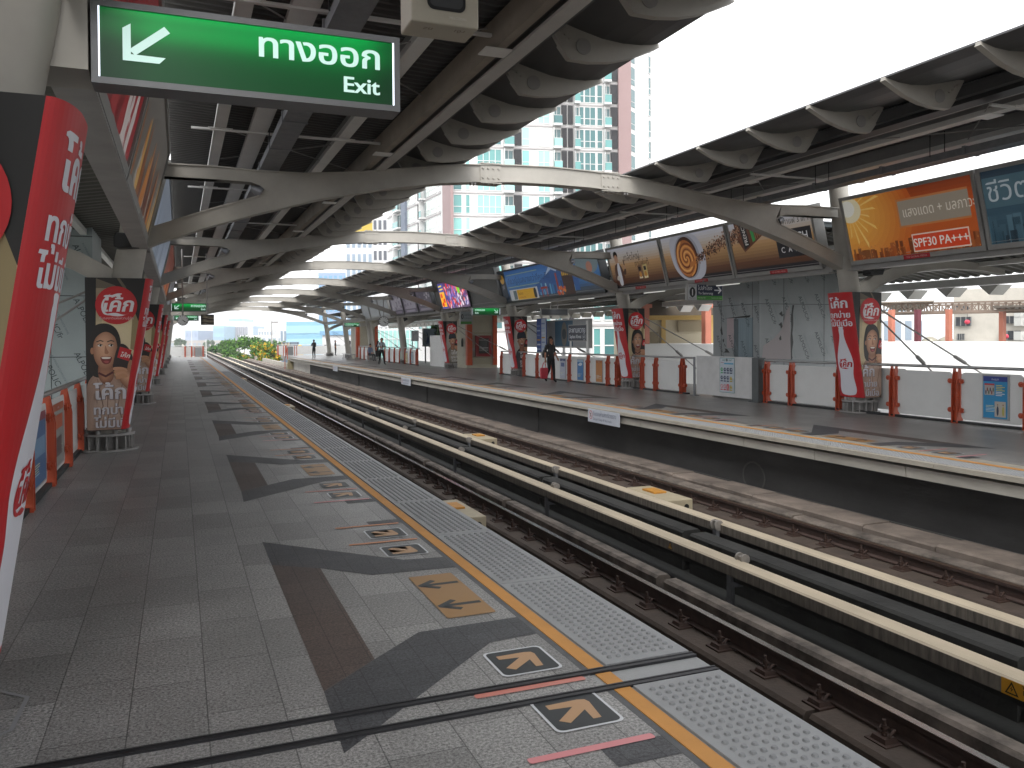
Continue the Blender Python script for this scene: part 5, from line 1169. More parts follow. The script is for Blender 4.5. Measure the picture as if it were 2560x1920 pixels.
for k in range(14): m.box(14.33, 14.35, 46.52, 49.38, .95+k*.06, .97+k*.06)
m.build('housing', WHITEP, t)
# danger plates on the platform edge
for i, (y0, y1) in enumerate(((16.26, 17.79), (34.24, 35.8), (51.7, 53.3))):
    t = thing('danger_plate', ['readable white danger plate on the far platform edge', 'smaller white danger plate on the platform edge below the booth', 'tiny white danger plate farthest along the platform edge'][i], 'notice', (9.08, (y0+y1)/2, -.2), 'danger plates on the platform edge')
    m = MB(); m.box(9.07, 9.085, y0, y1, -.33, -.02); m.build('plate', mat('plate_white', '#b3b8c2', .5, 0, .06, 3), t)
    a = Art(.001); W = y1-y0; a.ell(.15, .17, .085, .1, '#b03a3a', 1); a.ell(.15, .17, .07, .083, '#bcc0c8', 2); a.ell(.15, .17, .02, .055, '#3a3a3a', 3); a.line([(.10, .22), (.2, .12)], .012, '#b03a3a', 4)
    a.text('อันตรายห้ามลงบริเวณราง', .27, .165, .14, '#5a6478', 2, 0, 'l', 0, .78); a.text('Danger! Keep off the tracks', .27, .06, .085, '#5a6478', 2, 0, 'l', 0, .95)
    a.build('lettering', lambda u, v, d: (9.069-d, y1-u, -.33+v), t)
# benches
for i, y in enumerate((66.0, 68.0)):
    t = thing('bench', ['steel bench right of the far booth', 'steel bench nearer the far end of the platform'][i], 'bench', (12.9, y, 0), 'steel benches')
    m = MB(); m.box(12.6, 13.1, y, y+1.7, .42, .46); m.build('seat', ALU, t)
    for yy in (y+.15, y+1.55): m = MB(); m.bar((12.65, yy, 0), (12.75, yy, .42), .05, .05); m.bar((13.05, yy, 0), (12.95, yy, .42), .05, .05); m.build('leg', ALU, t)
# end fences
def endfence(x0, x1, y, label, red):
    r = thing('end_fence', label, 'fence', (x0, y, 0), 'fences at the platform ends')
    m = MB(); m.box(x0, x1, y, y+.02, .08, 1.0); m.build('panel', WHITEP, r)
    m = MB(); m.tube([(x0, y, 1.1), (x1, y, 1.1)], .03, 8); m.build('handrail', WHITEP, r)
    for q in red: m = MB(); m.box(q-.06, q+.06, y-.12, y+.05, 0, 1.06); m.build('post', ORANGE, r)
    return r
endfence(-1.7, 2.3, Y1-.4, 'white fence with orange posts closing the near platform end', (-1.6, .55, 1.15, 2.2))
t = thing('end_gate', 'grey gate panel beside the orange post at the near platform end', 'gate', (1.6, Y1-.6, 0)); m = MB(); m.box(1.45, 2.05, Y1-.62, Y1-.58, .05, .95); m.build('leaf', mat('gate_grey', '#87898a', .5), t); m = MB(); m.box(1.4, 1.45, Y1-.63, Y1-.57, .0, 1.0); m.build('hinge_post', ORANGE, t)
endfence(9.3, 17.5, Y2+12, 'white fence closing the far platform end behind the waiting people', (9.4, 10.2))
t = thing('end_gate', 'grey gate panel with red posts at the far platform end', 'gate', (10.6, Y2+4, 0)); m = MB(); m.box(10.1, 10.7, Y2+10, Y2+10.05, .05, .95); m.build('leaf', mat('gate_grey', '#87898a'), t); m = MB()
for q in (9.7, 9.9, 10.8, 11.0): m.box(q, q+.07, Y2+9.98, Y2+10.04, 0, 1.05)
m.build('post', ORANGE, t)
# ------------------------------------------------------------------ people
def person(x, y, rot, J, cloth, label, hair, height=1.70, long=False):
    """J: joints in body space (x to the figure's left, -y forward, z up) for a 1.70 m figure"""
    root = thing('person', label, 'person', (x, y, 0))
    order = ['pelvis', 'waist', 'chest', 'neckb', 'neck', 'head', 'crown', 'shl', 'ell', 'wrl', 'hal', 'shr', 'elr', 'wrr', 'har', 'hil', 'knl', 'anl', 'tol', 'hir', 'knr', 'anr', 'tor']
    rad = dict(pelvis=(.15, .11), waist=(.125, .095), chest=(.15, .105), neckb=(.075, .07), neck=(.052, .055), head=(.078, .095), crown=(.06, .075), shl=(.06, .06), ell=(.043, .043), wrl=(.028, .03), hal=(.03, .018), hil=(.095, .1), knl=(.058, .062), anl=(.038, .045), tol=(.038, .028))
    edges = [('pelvis', 'waist'), ('waist', 'chest'), ('chest', 'neckb'), ('neckb', 'neck'), ('neck', 'head'), ('head', 'crown'), ('neckb', 'shl'), ('shl', 'ell'), ('ell', 'wrl'), ('wrl', 'hal'), ('neckb', 'shr'), ('shr', 'elr'), ('elr', 'wrr'), ('wrr', 'har'), ('pelvis', 'hil'), ('hil', 'knl'), ('knl', 'anl'), ('anl', 'tol'), ('pelvis', 'hir'), ('hir', 'knr'), ('knr', 'anr'), ('anr', 'tor')]
    s = height/1.70
    me = bpy.data.meshes.new('body'); idx = {n: i for i, n in enumerate(order)}
    me.from_pydata([tuple(v*s for v in J[n]) for n in order], [(idx[a], idx[b]) for a, b in edges], [])
    ob = bpy.data.objects.new('body', me); COL.objects.link(ob)
    sk = ob.modifiers.new('skin', 'SKIN'); sk.use_smooth_shade = True
    for n in order:
        k = n[:2]+'l' if len(n) == 3 and n[2] == 'r' else n
        d = me.skin_vertices[0].data[idx[n]]; d.radius = (rad[k][0]*s, rad[k][1]*s)
    me.skin_vertices[0].data[0].use_root = True
    sb = ob.modifiers.new('sub', 'SUBSURF'); sb.levels = 2; sb.render_levels = 2
    new = bpy.data.meshes.new_from_object(ob.evaluated_get(bpy.context.evaluated_depsgraph_get()))
    ob.modifiers.clear(); ob.data = new
    cols = list(dict.fromkeys(cloth.values()))
    new.materials.clear()
    for c in cols: new.materials.append(mat('cloth_'+c, c, .75, 0, .12, 18))
    for p in new.polygons:
        c = p.center; best = None
        for a, b in edges:
            A_, B_ = Vector(J[a])*s, Vector(J[b])*s; d = B_-A_; t = max(0, min(1, (c-A_).dot(d)/max(d.length_squared, 1e-9))); q = (c-(A_+d*t)).length
            if best is None or q < best[0]: best = (q, b)
        k = best[1]
        part = 'skin' if k in ('neck', 'head', 'crown', 'hal', 'har') else 'fore' if k in ('wrl', 'wrr') else 'top' if k in ('waist', 'chest', 'neckb', 'shl', 'shr', 'ell', 'elr') else 'shoe' if k in ('tol', 'tor') else 'leg'
        if c.z < .075*s and k[:2] in ('an',): part = 'shoe'
        if part == 'top' and c.z < J['pelvis'][2]*s+.02: part = 'leg'
        p.material_index = cols.index(cloth[part]); p.use_smooth = True
    M = Matrix.Rotation(R(rot), 4, 'Z')
    new.transform(M); ob.parent = root
    # face and hair
    h = Vector(J['head'])*s; cr = Vector(J['crown'])*s; up = (cr-h).normalized(); f = Vector((0, -1, 0)); f = (f-up*f.dot(up)).normalized(); f = Vector((f.x, f.y, f.z))
    if 'look' in J: f = (Vector(J['look'])-up*Vector(J['look']).dot(up)).normalized()
    sd = up.cross(f).normalized()
    def add(name, mb, m):
        mb.v = [tuple(M @ Vector(v)+Vector((x, y, 0))) for v in mb.v]; return mb.build(name, m, root)
    m = MB(); m.smooth = True
    def shell(m, c, rx, ry, rz, cut, n=14, k=9, drop=0):
        vs, fs = [], []
        for i in range(k+1):
            ph = math.pi*i/k
            for j in range(n):
                th = 2*math.pi*j/n; d = sd*math.cos(th)*math.sin(ph)*rx+f*math.sin(th)*math.sin(ph)*ry+up*math.cos(ph)*rz
                vs.append(c+d)
        for i in range(k):
            for j in range(n):
                th = 2*math.pi*(j+.5)/n; ph = math.pi*(i+.5)/k
                if math.cos(ph) < cut and math.sin(th)*math.sin(ph) > -.05: continue
                if math.cos(ph) < -.55-drop: continue
                fs.append((i*n+j, i*n+(j+1) % n, (i+1)*n+(j+1) % n, (i+1)*n+j))
        m.add(vs, fs)
    c = h+up*.045*s
    shell(m, c-f*.008, .095*s, .112*s, .125*s, .38)
    if long:
        vs = []; 
        b = c-f*.06*s
        m.tube([b+up*.05*s, b-up*.1*s, b-up*.24*s-f*.03*s, b-up*.36*s-f*.04*s], [.07*s, .10*s, .105*s, .05*s], 10)
        for q in (-1, 1): m.tube([c+sd*q*.085*s+up*.06*s, c+sd*q*.10*s-up*.08*s+f*.0*s, c+sd*q*.105*s-up*.24*s+f*.03*s], [.03*s, .035*s, .022*s], 8)
    add('hair', m, mat('hair_black', hair, .5))
    m = MB()
    for q in (-1, 1): m.tube([c+sd*q*.033*s+f*.098*s-up*.03*s, c+sd*q*.033*s+f*.107*s-up*.03*s], [.013*s, .008*s], 8)
    add('eyes', m, mat('eye_dark', '#1c1512', .3))
    m = MB(); m.smooth = True; m.tube([c+f*.10*s-up*.02*s, c+f*.122*s-up*.062*s, c+f*.10*s-up*.07*s], [.008*s, .017*s, .01*s], 6); add('nose', m, mat('cloth_'+cloth['skin'], cloth['skin']))
    m = MB(); m.tube([c+f*.097*s-up*.105*s-sd*.026*s, c+f*.106*s-up*.103*s, c+f*.097*s-up*.105*s+sd*.026*s], .008*s, 6); add('mouth', m, mat('lips', '#84453f', .5))
    # five fingers on each hand
    for hd, w_ in (('hal', 'wrl'), ('har', 'wrr')):
        H_, W_ = Vector(J[hd])*s, Vector(J[w_])*s; d = (H_-W_).normalized(); side = d.cross(Vector((0, 1, 0)) if abs(d.y) < .8 else Vector((1, 0, 0))).normalized(); nrm = d.cross(side).normalized()
        m = MB(); m.smooth = True
        for k in range(4):
            o = H_+side*(k-1.5)*.017*s; L = (.062, .074, .070, .052)[k]*s
            m.tube([o-d*.02*s, o+d*L*.5, o+d*L*.85+nrm*.02*s, o+d*L*.95+nrm*.035*s], [.0095*s, .009*s, .008*s, .006*s], 6)
        o = H_-d*.035*s+side*.026*s; m.tube([o, o+side*.022*s+d*.03*s, o+side*.024*s+d*.055*s+nrm*.012*s], [.011*s, .010*s, .007*s], 6)
        add('fingers', m, mat('cloth_'+cloth['skin'], cloth['skin']))
    return root
def pose(**k):
    J = dict(pelvis=(0, 0, .93), waist=(0, .0, 1.08), chest=(0, .0, 1.27), neckb=(0, .015, 1.41), neck=(0, .01, 1.48), head=(0, -.005, 1.56), crown=(0, 0, 1.64), shl=(.17, .01, 1.385), ell=(.215, .03, 1.12), wrl=(.22, -.04, .89), hal=(.22, -.06, .82), shr=(-.17, .01, 1.385), elr=(-.215, .03, 1.12), wrr=(-.22, -.04, .89), har=(-.22, -.06, .82), hil=(.085, 0, .87), knl=(.095, -.02, .48), anl=(.1, .02, .085), tol=(.11, -.12, .035), hir=(-.085, 0, .87), knr=(-.095, -.02, .48), anr=(-.1, .02, .085), tor=(-.11, -.12, .035))
    J.update(k); return J
SKN = '#a9765a'
# woman walking towards us in black
W = pose(hil=(.08, 0, .87), knl=(.06, -.10, .49), anl=(.02, -.17, .09), tol=(.02, -.30, .04), hir=(-.08, 0, .87), knr=(-.06, .03, .48), anr=(-.04, .26, .14), tor=(-.05, .17, .045), shl=(.165, .01, 1.375), ell=(.25, .05, 1.13), wrl=(.30, -.03, .93), hal=(.315, -.05, .865), shr=(-.165, .01, 1.375), elr=(-.235, .05, 1.12), wrr=(-.27, .0, .88), har=(-.275, -.01, .81))
person(12.86, 28.25, 18, W, dict(skin=SKN, fore=SKN, top='#0f0f11', leg='#111114', shoe='#1b1a1b'), 'woman in black top and leggings walking along the far platform', '#120d0b', 1.70, True)
t = thing('carrier_bag', 'coral red carrier bag hanging from the hand of the walking woman', 'bag', (12.6, 28.2, .5))
m = MB(); z0, z1 = .16, .56; cx, cy = 12.56, 28.2
m.prism([(cx-.13, z0+.03), (cx-.11, z0), (cx+.11, z0), (cx+.13, z0+.03), (cx+.155, z1-.05), (cx+.13, z1), (cx-.12, z1), (cx-.15, z1-.05)], lambda a, b, q: (a, q, b), cy-.06, cy+.06); bevel(m.build('sack', mat('coral_bag', '#c93a4a', .6, 0, .12, 9), t), .02)
m = MB()
for dy in (-.035, .035): m.tube([(cx-.08, cy+dy, z1-.02), (cx-.02, cy+dy*.4, z1+.17), (cx+.02, cy, z1+.225), (cx+.05, cy+dy*.4, z1+.17), (cx+.09, cy+dy, z1-.02)], .008, 6)
m.build('handle', mat('coral_bag', '#c93a4a'), t)
t = thing('shoulder_bag', 'black shoulder bag on the arm of the walking woman', 'bag', (12.62, 28.25, 1.0)); m = MB(); m.prism([(12.56, .93), (12.74, .93), (12.76, 1.05), (12.70, 1.22), (12.60, 1.22), (12.54, 1.05)], lambda a, b, q: (a, q, b), 28.2, 28.36); bevel(m.build('sack', BLACK, t), .02)
m = MB(); m.tube([(12.60, 28.28, 1.2), (12.66, 28.27, 1.40), (12.72, 28.27, 1.405), (12.70, 28.3, 1.2)], .012, 6); m.build('strap', BLACK, t)
# man in a white shirt looking down at a phone
Mn = pose(knl=(.12, -.08, .48), anl=(.17, -.06, .085), tol=(.22, -.18, .035), knr=(-.09, .03, .48), anr=(-.12, .16, .10), tor=(-.14, .05, .035), ell=(.25, -.02, 1.14), wrl=(.10, -.24, 1.14), hal=(.04, -.29, 1.16), elr=(-.25, -.02, 1.14), wrr=(-.09, -.22, 1.12), har=(-.02, -.27, 1.13), head=(.0, -.045, 1.55), crown=(0, -.07, 1.63), look=(0, -1, -.5))
person(12.05, 52.6, 12, Mn, dict(skin=SKN, fore=SKN, top='#b9c0cc', leg='#141519', shoe='#101012'), 'man in a white shirt looking down at his phone on the far platform', '#15100d', 1.72)
t = thing('shoulder_bag', 'black satchel hanging at the side of the man in the white shirt', 'bag', (11.8, 52.5, .8)); m = MB(); m.box(11.62, 11.86, 52.38, 52.52, .52, .93); bevel(m.build('sack', BLACK, t), .02); m = MB(); m.tube([(11.7, 52.42, .92), (11.85, 52.44, 1.25), (11.95, 52.5, 1.43), (11.8, 52.6, 1.1)], .014, 6); m.build('strap', BLACK, t)
t = thing('phone', 'dark phone held by the man in the white shirt', 'phone', (12.05, 52.3, 1.17)); m = MB(); m.box(12.04, 12.11, 52.28, 52.30, 1.14, 1.27); bevel(m.build('handset', BLACK, t), .004)
person(10.75, 72.6, 200, pose(ell=(.22, -.06, 1.15), wrl=(.08, -.22, 1.2), hal=(.03, -.25, 1.22), elr=(-.22, -.06, 1.15), wrr=(-.08, -.22, 1.2), har=(-.03, -.25, 1.22), look=(0, -1, -.4)), dict(skin=SKN, fore='#3a4a5c', top='#3a4a5c', leg='#191a1e', shoe='#141416'), 'man in a blue grey jacket and dark trousers standing by the platform edge', '#15100d', 1.62)
t = thing('backpack', 'dark backpack on the man by the platform edge', 'bag', (10.8, 72.4, 1.1)); m = MB(); m.box(10.66, 10.92, 72.34, 72.47, 1.0, 1.4); bevel(m.build('sack', BLACK, t), .04); m = MB(); m.tube([(10.7, 72.46, 1.38), (10.7, 72.6, 1.42), (10.7, 72.7, 1.2)], .02, 6); m.build('strap', BLACK, t)
person(14.7, 65.5, 240, pose(ell=(.2, -.1, 1.16), wrl=(.06, -.2, 1.05), hal=(.02, -.22, 1.04)), dict(skin=SKN, fore=SKN, top='#1c1a1b', leg='#151516', shoe='#b9b6b2'), 'woman with long dark hair in black standing left of the man in the white shirt', '#1a100c', 1.5, True)
person(14.6, 84.2, 90, pose(), dict(skin=SKN, fore=SKN, top='#22201f', leg='#1b1b1d', shoe='#201d1c'), 'figure in dark clothes beside the second column from the far end', '#2a1810', 1.55)
person(16.0, 84.0, 170, pose(), dict(skin=SKN, fore=SKN, top='#b9b9bd', leg='#8a8a92', shoe='#201d1c'), 'figure with dark hair and pale clothes by the end fence', '#15101a', 1.5, True)
person(13.3, 61.8, 30, pose(pelvis=(0, .0, .52), waist=(0, 0, .67), chest=(0, 0, .86), neckb=(0, .01, 1.0), neck=(0, 0, 1.07), head=(0, -.02, 1.15), crown=(0, -.02, 1.23), shl=(.17, 0, .975), ell=(.21, -.02, .72), wrl=(.12, -.22, .62), hal=(.08, -.28, .61), shr=(-.17, 0, .975), elr=(-.21, -.02, .72), wrr=(-.12, -.22, .62), har=(-.08, -.28, .61), hil=(.09, 0, .50), knl=(.1, -.40, .48), anl=(.1, -.40, .085), tol=(.1, -.53, .035), hir=(-.09, 0, .5), knr=(-.1, -.40, .48), anr=(-.1, -.4, .085), tor=(-.1, -.53, .035)), dict(skin=SKN, fore='#6a7690', top='#6a7690', leg='#1c1e26', shoe='#141416'), 'person in a blue shirt sitting on a bench between the bare columns', '#15100d', 1.70)
t = thing('bench', 'bench under the sitting person in blue', 'bench', (13.3, 61.8, 0), 'steel benches'); m = MB(); m.box(13.0, 14.2, 61.7, 62.15, .36, .40); m.build('seat', ALU, t)
for q in (13.1, 14.1): m = MB(); m.box(q-.03, q+.03, 61.8, 62.05, 0, .36); m.build('leg', ALU, t)
# ------------------------------------------------------------------ city beyond the station
WHT = mat('white_render', '#dcdbd9', .8, 0, .05, .12)
TEAL = mat('teal_glass', '#9fc4c1', .15, spec=.6)
_n = TEAL.node_tree; _oi = _n.nodes.new('ShaderNodeObjectInfo'); _r = _n.nodes.new('ShaderNodeValToRGB'); _r.color_ramp.interpolation = 'CONSTANT'
for _q, _c in ((.22, '#5f9795'), (.42, '#9ccac4'), (.60, '#7fbab5'), (.78, '#3f6c6e'), (.9, '#c3cfc9')):
    _e = _r.color_ramp.elements.new(_q); _e.color = lin(_c)
_r.color_ramp.elements[0].color = lin('#8fc4bf'); _r.color_ramp.elements[-1].color = lin('#a5c3b0')
_n.links.new(_oi.outputs['Random'], _r.inputs[0]); _n.links.new(_r.outputs[0], _n.nodes['Principled BSDF'].inputs['Base Color'])
TEALD = mat('teal_glass_dark', '#3a6366', .12, 0, .3, .4, spec=.8)
LOUV = mat('dark_louvre', '#1d1b20', .6)
PINK = mat('pink_render', '#957d7c', .8, 0, .06, .2)
MULL = mat('white_mullion', '#d5d5d4', .5)
def vert_plane(A_, B_):
    d = Vector((B_.x-A_.x, B_.y-A_.y, 0)); L = d.length; d.normalize(); n = Vector((d.y, -d.x, 0)); return d, n, L
def win_mesh(kind, w, h):
    m = MB()
    if kind == 'win' or kind == 'tall':
        nx = max(1, round(w/.75)); m.mi = 1; m.box(0, w, -.02, .02, 0, h); m.mi = 0
        for i in range(nx+1): q = w*i/nx; m.box(q-.04, q+.04, -.07, .0, 0, h)
        for q in (0, h*.36, h): m.box(0, w, -.07, .0, q-.04, q+.04)
        return m, 'window', [MULL, TEAL if kind == 'win' else TEAL]
    if kind == 'dark': m.mi = 1; m.box(0, w, -.02, .02, 0, h); m.mi = 0; m.box(0, w, -.05, 0, h*.3-.03, h*.3+.03); return m, 'window', [MULL, TEALD]
    if kind == 'balc':
        m.mi = 1; m.box(w*.05, w*.95, -.0, .03, 0, h*.95); m.mi = 0; m.box(0, w, -.9, 0, -.32, -.05); m.box(0, w*.06, -.9, 0, -.05, h); m.mi = 2; m.box(0, w, -.9, -.86, -.05, .95); m.mi = 0; m.box(w*.5-.03, w*.5+.03, -.06, 0, 0, h*.95); m.box(0, w, -.92, -.84, .95, 1.0)
        return m, 'balcony', [MULL, TEALD, TEAL]
    if kind == 'louv':
        m.box(0, w, -.25, .0, 0, h+.05)
        for k in range(6): m.box(w*k/6, w*k/6+.03, -.29, -.25, 0, h+.05)
        return m, 'louvre_screen', [LOUV]
def facade(root, A_, B_, z0, z1, cols, zb, fh, nf, wallm, budget, skip=lambda c, k: False, bands=True):
    d, n, L = vert_plane(A_, B_)
    m = MB(); p = [A_, B_, B_-n*12, A_-n*12]
    m.hexa([(q.x, q.y, z0) for q in p]+[(q.x, q.y, z1) for q in p]); m.build('wall', wallm, root)
    m = MB()
    for k in range(nf if bands else 1): a, b = A_+n*.12, B_+n*.12; m.hexa([(q.x, q.y, z) for z in (zb+k*fh-.28, zb+k*fh-.1) for q in (A_, B_, b, a)])
    m.build('floor_band', mat('band_white', '#a8a4a4', .8), root)
    ang = math.atan2(d.y, d.x); extra = {}
    for (t0, t1, kind) in cols:
        w = (t1-t0)*L; h = fh-.6; src = None
        for k in range(nf):
            if skip(t0, k): continue
            pos = A_+d*(t0*L)+n*.03; pos.z = zb+k*fh+.15
            if src is None:
                m, nm, ms = win_mesh(kind, w, h); o = m.build(nm, ms, root, None); o.rotation_euler = (0, 0, ang)
                for v in o.data.vertices: v.co += Vector(root.location)
                src = o
            elif budget[0] > 0: o = src.copy(); COL.objects.link(o)
            else:
                mm = extra.setdefault(nm, (MB(), ms))[0]; b2 = win_mesh(kind, w, h)[0]
                for f, mi in zip(b2.f, b2.m):
                    mm.mi = mi; mm.add([Vector(b2.v[i]).xy.to_3d().xyz for i in ()] or [(lambda v: (pos.x+d.x*v[0]-n.x*v[1], pos.y+d.y*v[0]-n.y*v[1], pos.z+v[2]))(b2.v[i]) for i in f], [tuple(range(len(f)))])
                continue
            budget[0] -= 1; o.location = pos-Vector(root.location)
    for nm, (mm, ms) in extra.items(): tag(mm.build(nm, ms, root), kind='stuff')
def U(u, dep): p = at(u, 850, dep); return Vector((p.x, p.y, 0))
rt = thing('apartment_tower', 'tall white apartment tower with teal windows and pink bands behind the canopy', 'apartment tower', tuple(U(1340, 110)))
bud = [150]
def frac(us, u0, u1, d0, d1):
    A_, B_ = U(u0, d0), U(u1, d1); d, n, L = vert_plane(A_, B_); out = []
    for a, b, k in us:
        tt = []
        for u in (a, b):
            lo, hi = 0, 1
            for _ in range(40):
                md = (lo+hi)/2; p = A_.lerp(B_, md); q = Vector((p.x, p.y, 0)); uu = PX+FPX*(q.dot(RT)-CAMH*RT.z+0)/(q.dot(FW))
                if uu < u: lo = md
                else: hi = md
            tt.append(lo)
        out.append((tt[0], tt[1], k))
    return A_, B_, out
A_, B_, cs = frac([(1136, 1157, 'win'), (1167, 1177, 'win'), (1196, 1256, 'win'), (1261, 1286, 'balc'), (1287, 1306, 'louv'), (1308, 1326, 'win'), (1348, 1377, 'win'), (1384, 1405, 'balc'), (1406, 1419, 'louv'), (1422, 1434, 'louv'), (1436, 1450, 'balc'), (1451, 1462, 'win'), (1464, 1491, 'win'), (1495, 1508, 'win'), (1510, 1527, 'balc'), (1528, 1545, 'louv')], 1128, 1546, 108, 112)
facade(rt, A_, B_, -13, 74, cs, 17.75-5*3, 3.0, 15, WHT, bud)
d, n, L = vert_plane(A_, B_)
m = MB()
for u0, u1, dd in ((1546, 1577, 112), (1128, 1135, 107.6)):
    a, b = U(u0, dd), U(u1, dd); a, b = a+n*.5, b+n*.5; m.hexa([(q.x, q.y, z) for z in (-13, 74.5) for q in (a, b, b-n*11, a-n*11)])
m.build('pink_fin', PINK, rt)
A2_, B2_, cs2 = frac([(1578, 1589, 'dark'), (1622, 1628, 'win')], 1577, 1640, 113, 120)
facade(rt, A2_, B2_, -13, 74, cs2, 17.75-5*3, 3.0, 15, WHT, bud, bands=False)
A3_, B3_, cs3 = frac([(975, 993, 'win'), (996, 1009, 'balc'), (1021, 1042, 'win'), (1051, 1062, 'louv'), (1063, 1068, 'balc'), (1069, 1094, 'win'), (1098, 1111, 'win')], 972, 1128, 152, 122)
facade(rt, A3_, B3_, -13, 62, cs3, 17.75-5*3, 3.0, 13, WHT, bud)
a, b = U(1010, 143), U(1020, 141); d3, n3, L3 = vert_plane(A3_, B3_); m = MB(); m.hexa([(q.x, q.y, z) for z in (-13, 62.4) for q in (a+n3*.4, b+n3*.4, b-n3*3, a-n3*3)]); m.build('blue_fin', mat('blue_grey', '#6a7382', .7), rt)
def block(name, label, cat, u0, u1, vt, dep, wall, band=None, fh=3.4, deep=18, vb=None, z0=-13, group=None, dd=0, cols=0, roof=None):
    A_, B_ = U(u0, dep), U(u1, dep+dd); zt = at((u0+u1)/2, vt, dep+dd/2).z
    r = thing(name, label, cat, (A_.x, A_.y, 0), group); d, n, L = vert_plane(A_, B_)
    if vb: z0 = at((u0+u1)/2, vb, dep+dd/2).z
    m = MB(); p = [A_, B_, B_-n*deep, A_-n*deep]; m.hexa([(q.x, q.y, z0) for q in p]+[(q.x, q.y, zt) for q in p]); m.build('wall', wall, r)
    if band:
        z = zt-fh*.9; k = 0
        while z > max(z0, -8) and k < 28:
            m = MB()
            if cols:
                for c in range(cols): a, b = A_+d*L*(c+.2)/cols, A_+d*L*(c+.8)/cols; m.hexa([(q.x, q.y, zz) for zz in (z, z+fh*.6) for q in (a+n*.1, b+n*.1, b, a)])
            else: m.hexa([(q.x, q.y, zz) for zz in (z, z+fh*.6) for q in (A_+n*.1, B_+n*.1, B_, A_)])
            m.build('window_band', band, r); z -= fh; k += 1
    if roof: m = MB(); p = [A_+n*.3-d*.3, B_+n*.3+d*.3, B_-n*deep, A_-n*deep]; m.hexa([(q.x, q.y, zt) for q in p]+[(q.x, q.y, zt+roof[1]) for q in p]); m.build('roof', roof[0], r)
    return r
PALE = mat('pale_render', '#d5d6d8', .85, 0, .05, .05); BLU = mat('blue_glass', '#86b3cc', .2, 0, .12, .08); BLUD = mat('blue_glass_deep', '#7aa3c4', .2, 0, .12, .05); GRB = mat('grey_blue_wall', '#8a9db8', .7, 0, .1, .05); WINP = mat('pale_window', '#8492a0', .3); WINB = mat('blue_window', '#6f9cbc', .25)  # skyline tones kept pale: fading with distance mixed into the colours
block('apartment_block', 'white block of flats with small dark windows just left of the tower', 'apartment block', 934, 971, 540, 175, PALE, mat('small_dark', '#565a62', .3), 3.2, 14, cols=3)
block('office_building', 'pale building with a yellow roof band half hidden under the near canopy', 'office building', 866, 934, 585, 215, PALE, WINP, 4, 16, roof=(mat('yellow_band', '#b59a2a', .6), 4.5), cols=5)
block('office_tower', 'grey blue banded tower under the arches', 'office tower', 797, 872, 682, 300, GRB, WINB, 3.6, 20, cols=6)
block('office_building', 'wide light blue glass office building left of the bare columns', 'office building', 716, 872, 804, 190, BLU, mat('blue_glass_line', '#9cc3d8', .25), 3.0, 24)
block('annex', 'white annex left of the light blue glass building', 'building', 700, 718, 815, 200, PALE, WINP, 4, 14, cols=2)
block('low_building', 'low white building with dark windows right of the far columns', 'building', 806, 880, 838, 120, PALE, mat('small_dark', '#565a62'), 4.5, 10, cols=3, roof=(BLUD, .6))
block('office_tower', 'dark blue twin tower at the far left of the skyline', 'office tower', 463, 495, 826, 900, GRB, mat('deep_blue', '#7288a8', .3), 8, 60, cols=3)
block('office_tower', 'blue glass tower left of the round white hotel tower', 'office tower', 533, 560, 815, 900, BLU, BLUD, 9, 50)
h = block('hotel_tower', 'white hotel tower with vertical windows and a blue crown on the skyline', 'hotel tower', 558, 620, 812, 940, PALE, None, 9, 70)
m = MB(); A_, B_ = U(558, 938), U(620, 938); d, n, L = vert_plane(A_, B_)
for k in range(13): a, b = A_+d*L*(k+.25)/13, A_+d*L*(k+.65)/13; zt = at(590, 816, 938).z; m.hexa([(q.x, q.y, z) for z in (-13, zt) for q in (a+n, b+n, b-n, a-n)])
m.build('window_strips', mat('hotel_window', '#8d90a0', .4), h)
for a_, b_, v0, v1, mm in ((566, 612, 812, 804, PALE), (573, 603, 804, 797, BLU), (582, 594, 797, 790, PALE)):
    m = MB(); a, b = U(a_, 945), U(b_, 945); m.hexa([(q.x, q.y, z) for z in (at(590, v0, 945).z, at(590, v1, 945).z) for q in (a, b, b-n*45, a-n*45)]); m.build('crown_tier', mm, h)
block('office_tower', 'narrow blue slab right of the white hotel tower', 'office tower', 622, 635, 816, 960, BLUD, BLU, 9, 40)
block('distant_building', 'pale stepped building right of the skyline towers', 'building', 646, 680, 822, 700, PALE, WINP, 8, 40, cols=5)
block('distant_building', 'low pale roofs behind the green trees', 'building', 600, 720, 838, 600, PALE, WINP, 7, 40, cols=9)
block('distant_building', 'long low rooftops on the horizon at left', 'building', 425, 560, 851, 800, mat('roofs_mix', '#a39a92', .9, 0, .3, .03), WINP, 8, 60, cols=12)
gp = block('glass_pavilion', 'teal glass fronted building behind the striped fence', 'building', 900, 1045, 822, 92, WHT, None, 3, 14)
r = gp
A_, B_ = U(900, 91), U(1045, 89); d, n, L = vert_plane(A_, B_); m = MB(); m.hexa([(q.x, q.y, z) for z in (-.5, at(970, 826, 90).z) for q in (A_, B_, B_-n*.1, A_-n*.1)]); m.build('glass', TEAL, r)
m = MB()
for k in range(15): q = A_.lerp(B_, k/14); m.hexa([(p.x, p.y, z) for z in (-.5, 2.9) for p in (q+n*.05, q+d*.08+n*.05, q+d*.08, q)])
for z in (.3, 1.6, 2.8): m.hexa([(p.x, p.y, zz) for zz in (z, z+.08) for p in (A_+n*.05, B_+n*.05, B_, A_)])
m.build('bars', MULL, r)
ra = block('shop_house', 'white house with teal windows behind the station name board', 'house', 1478, 1584, 745, 62, WHT, None, 3, 12)
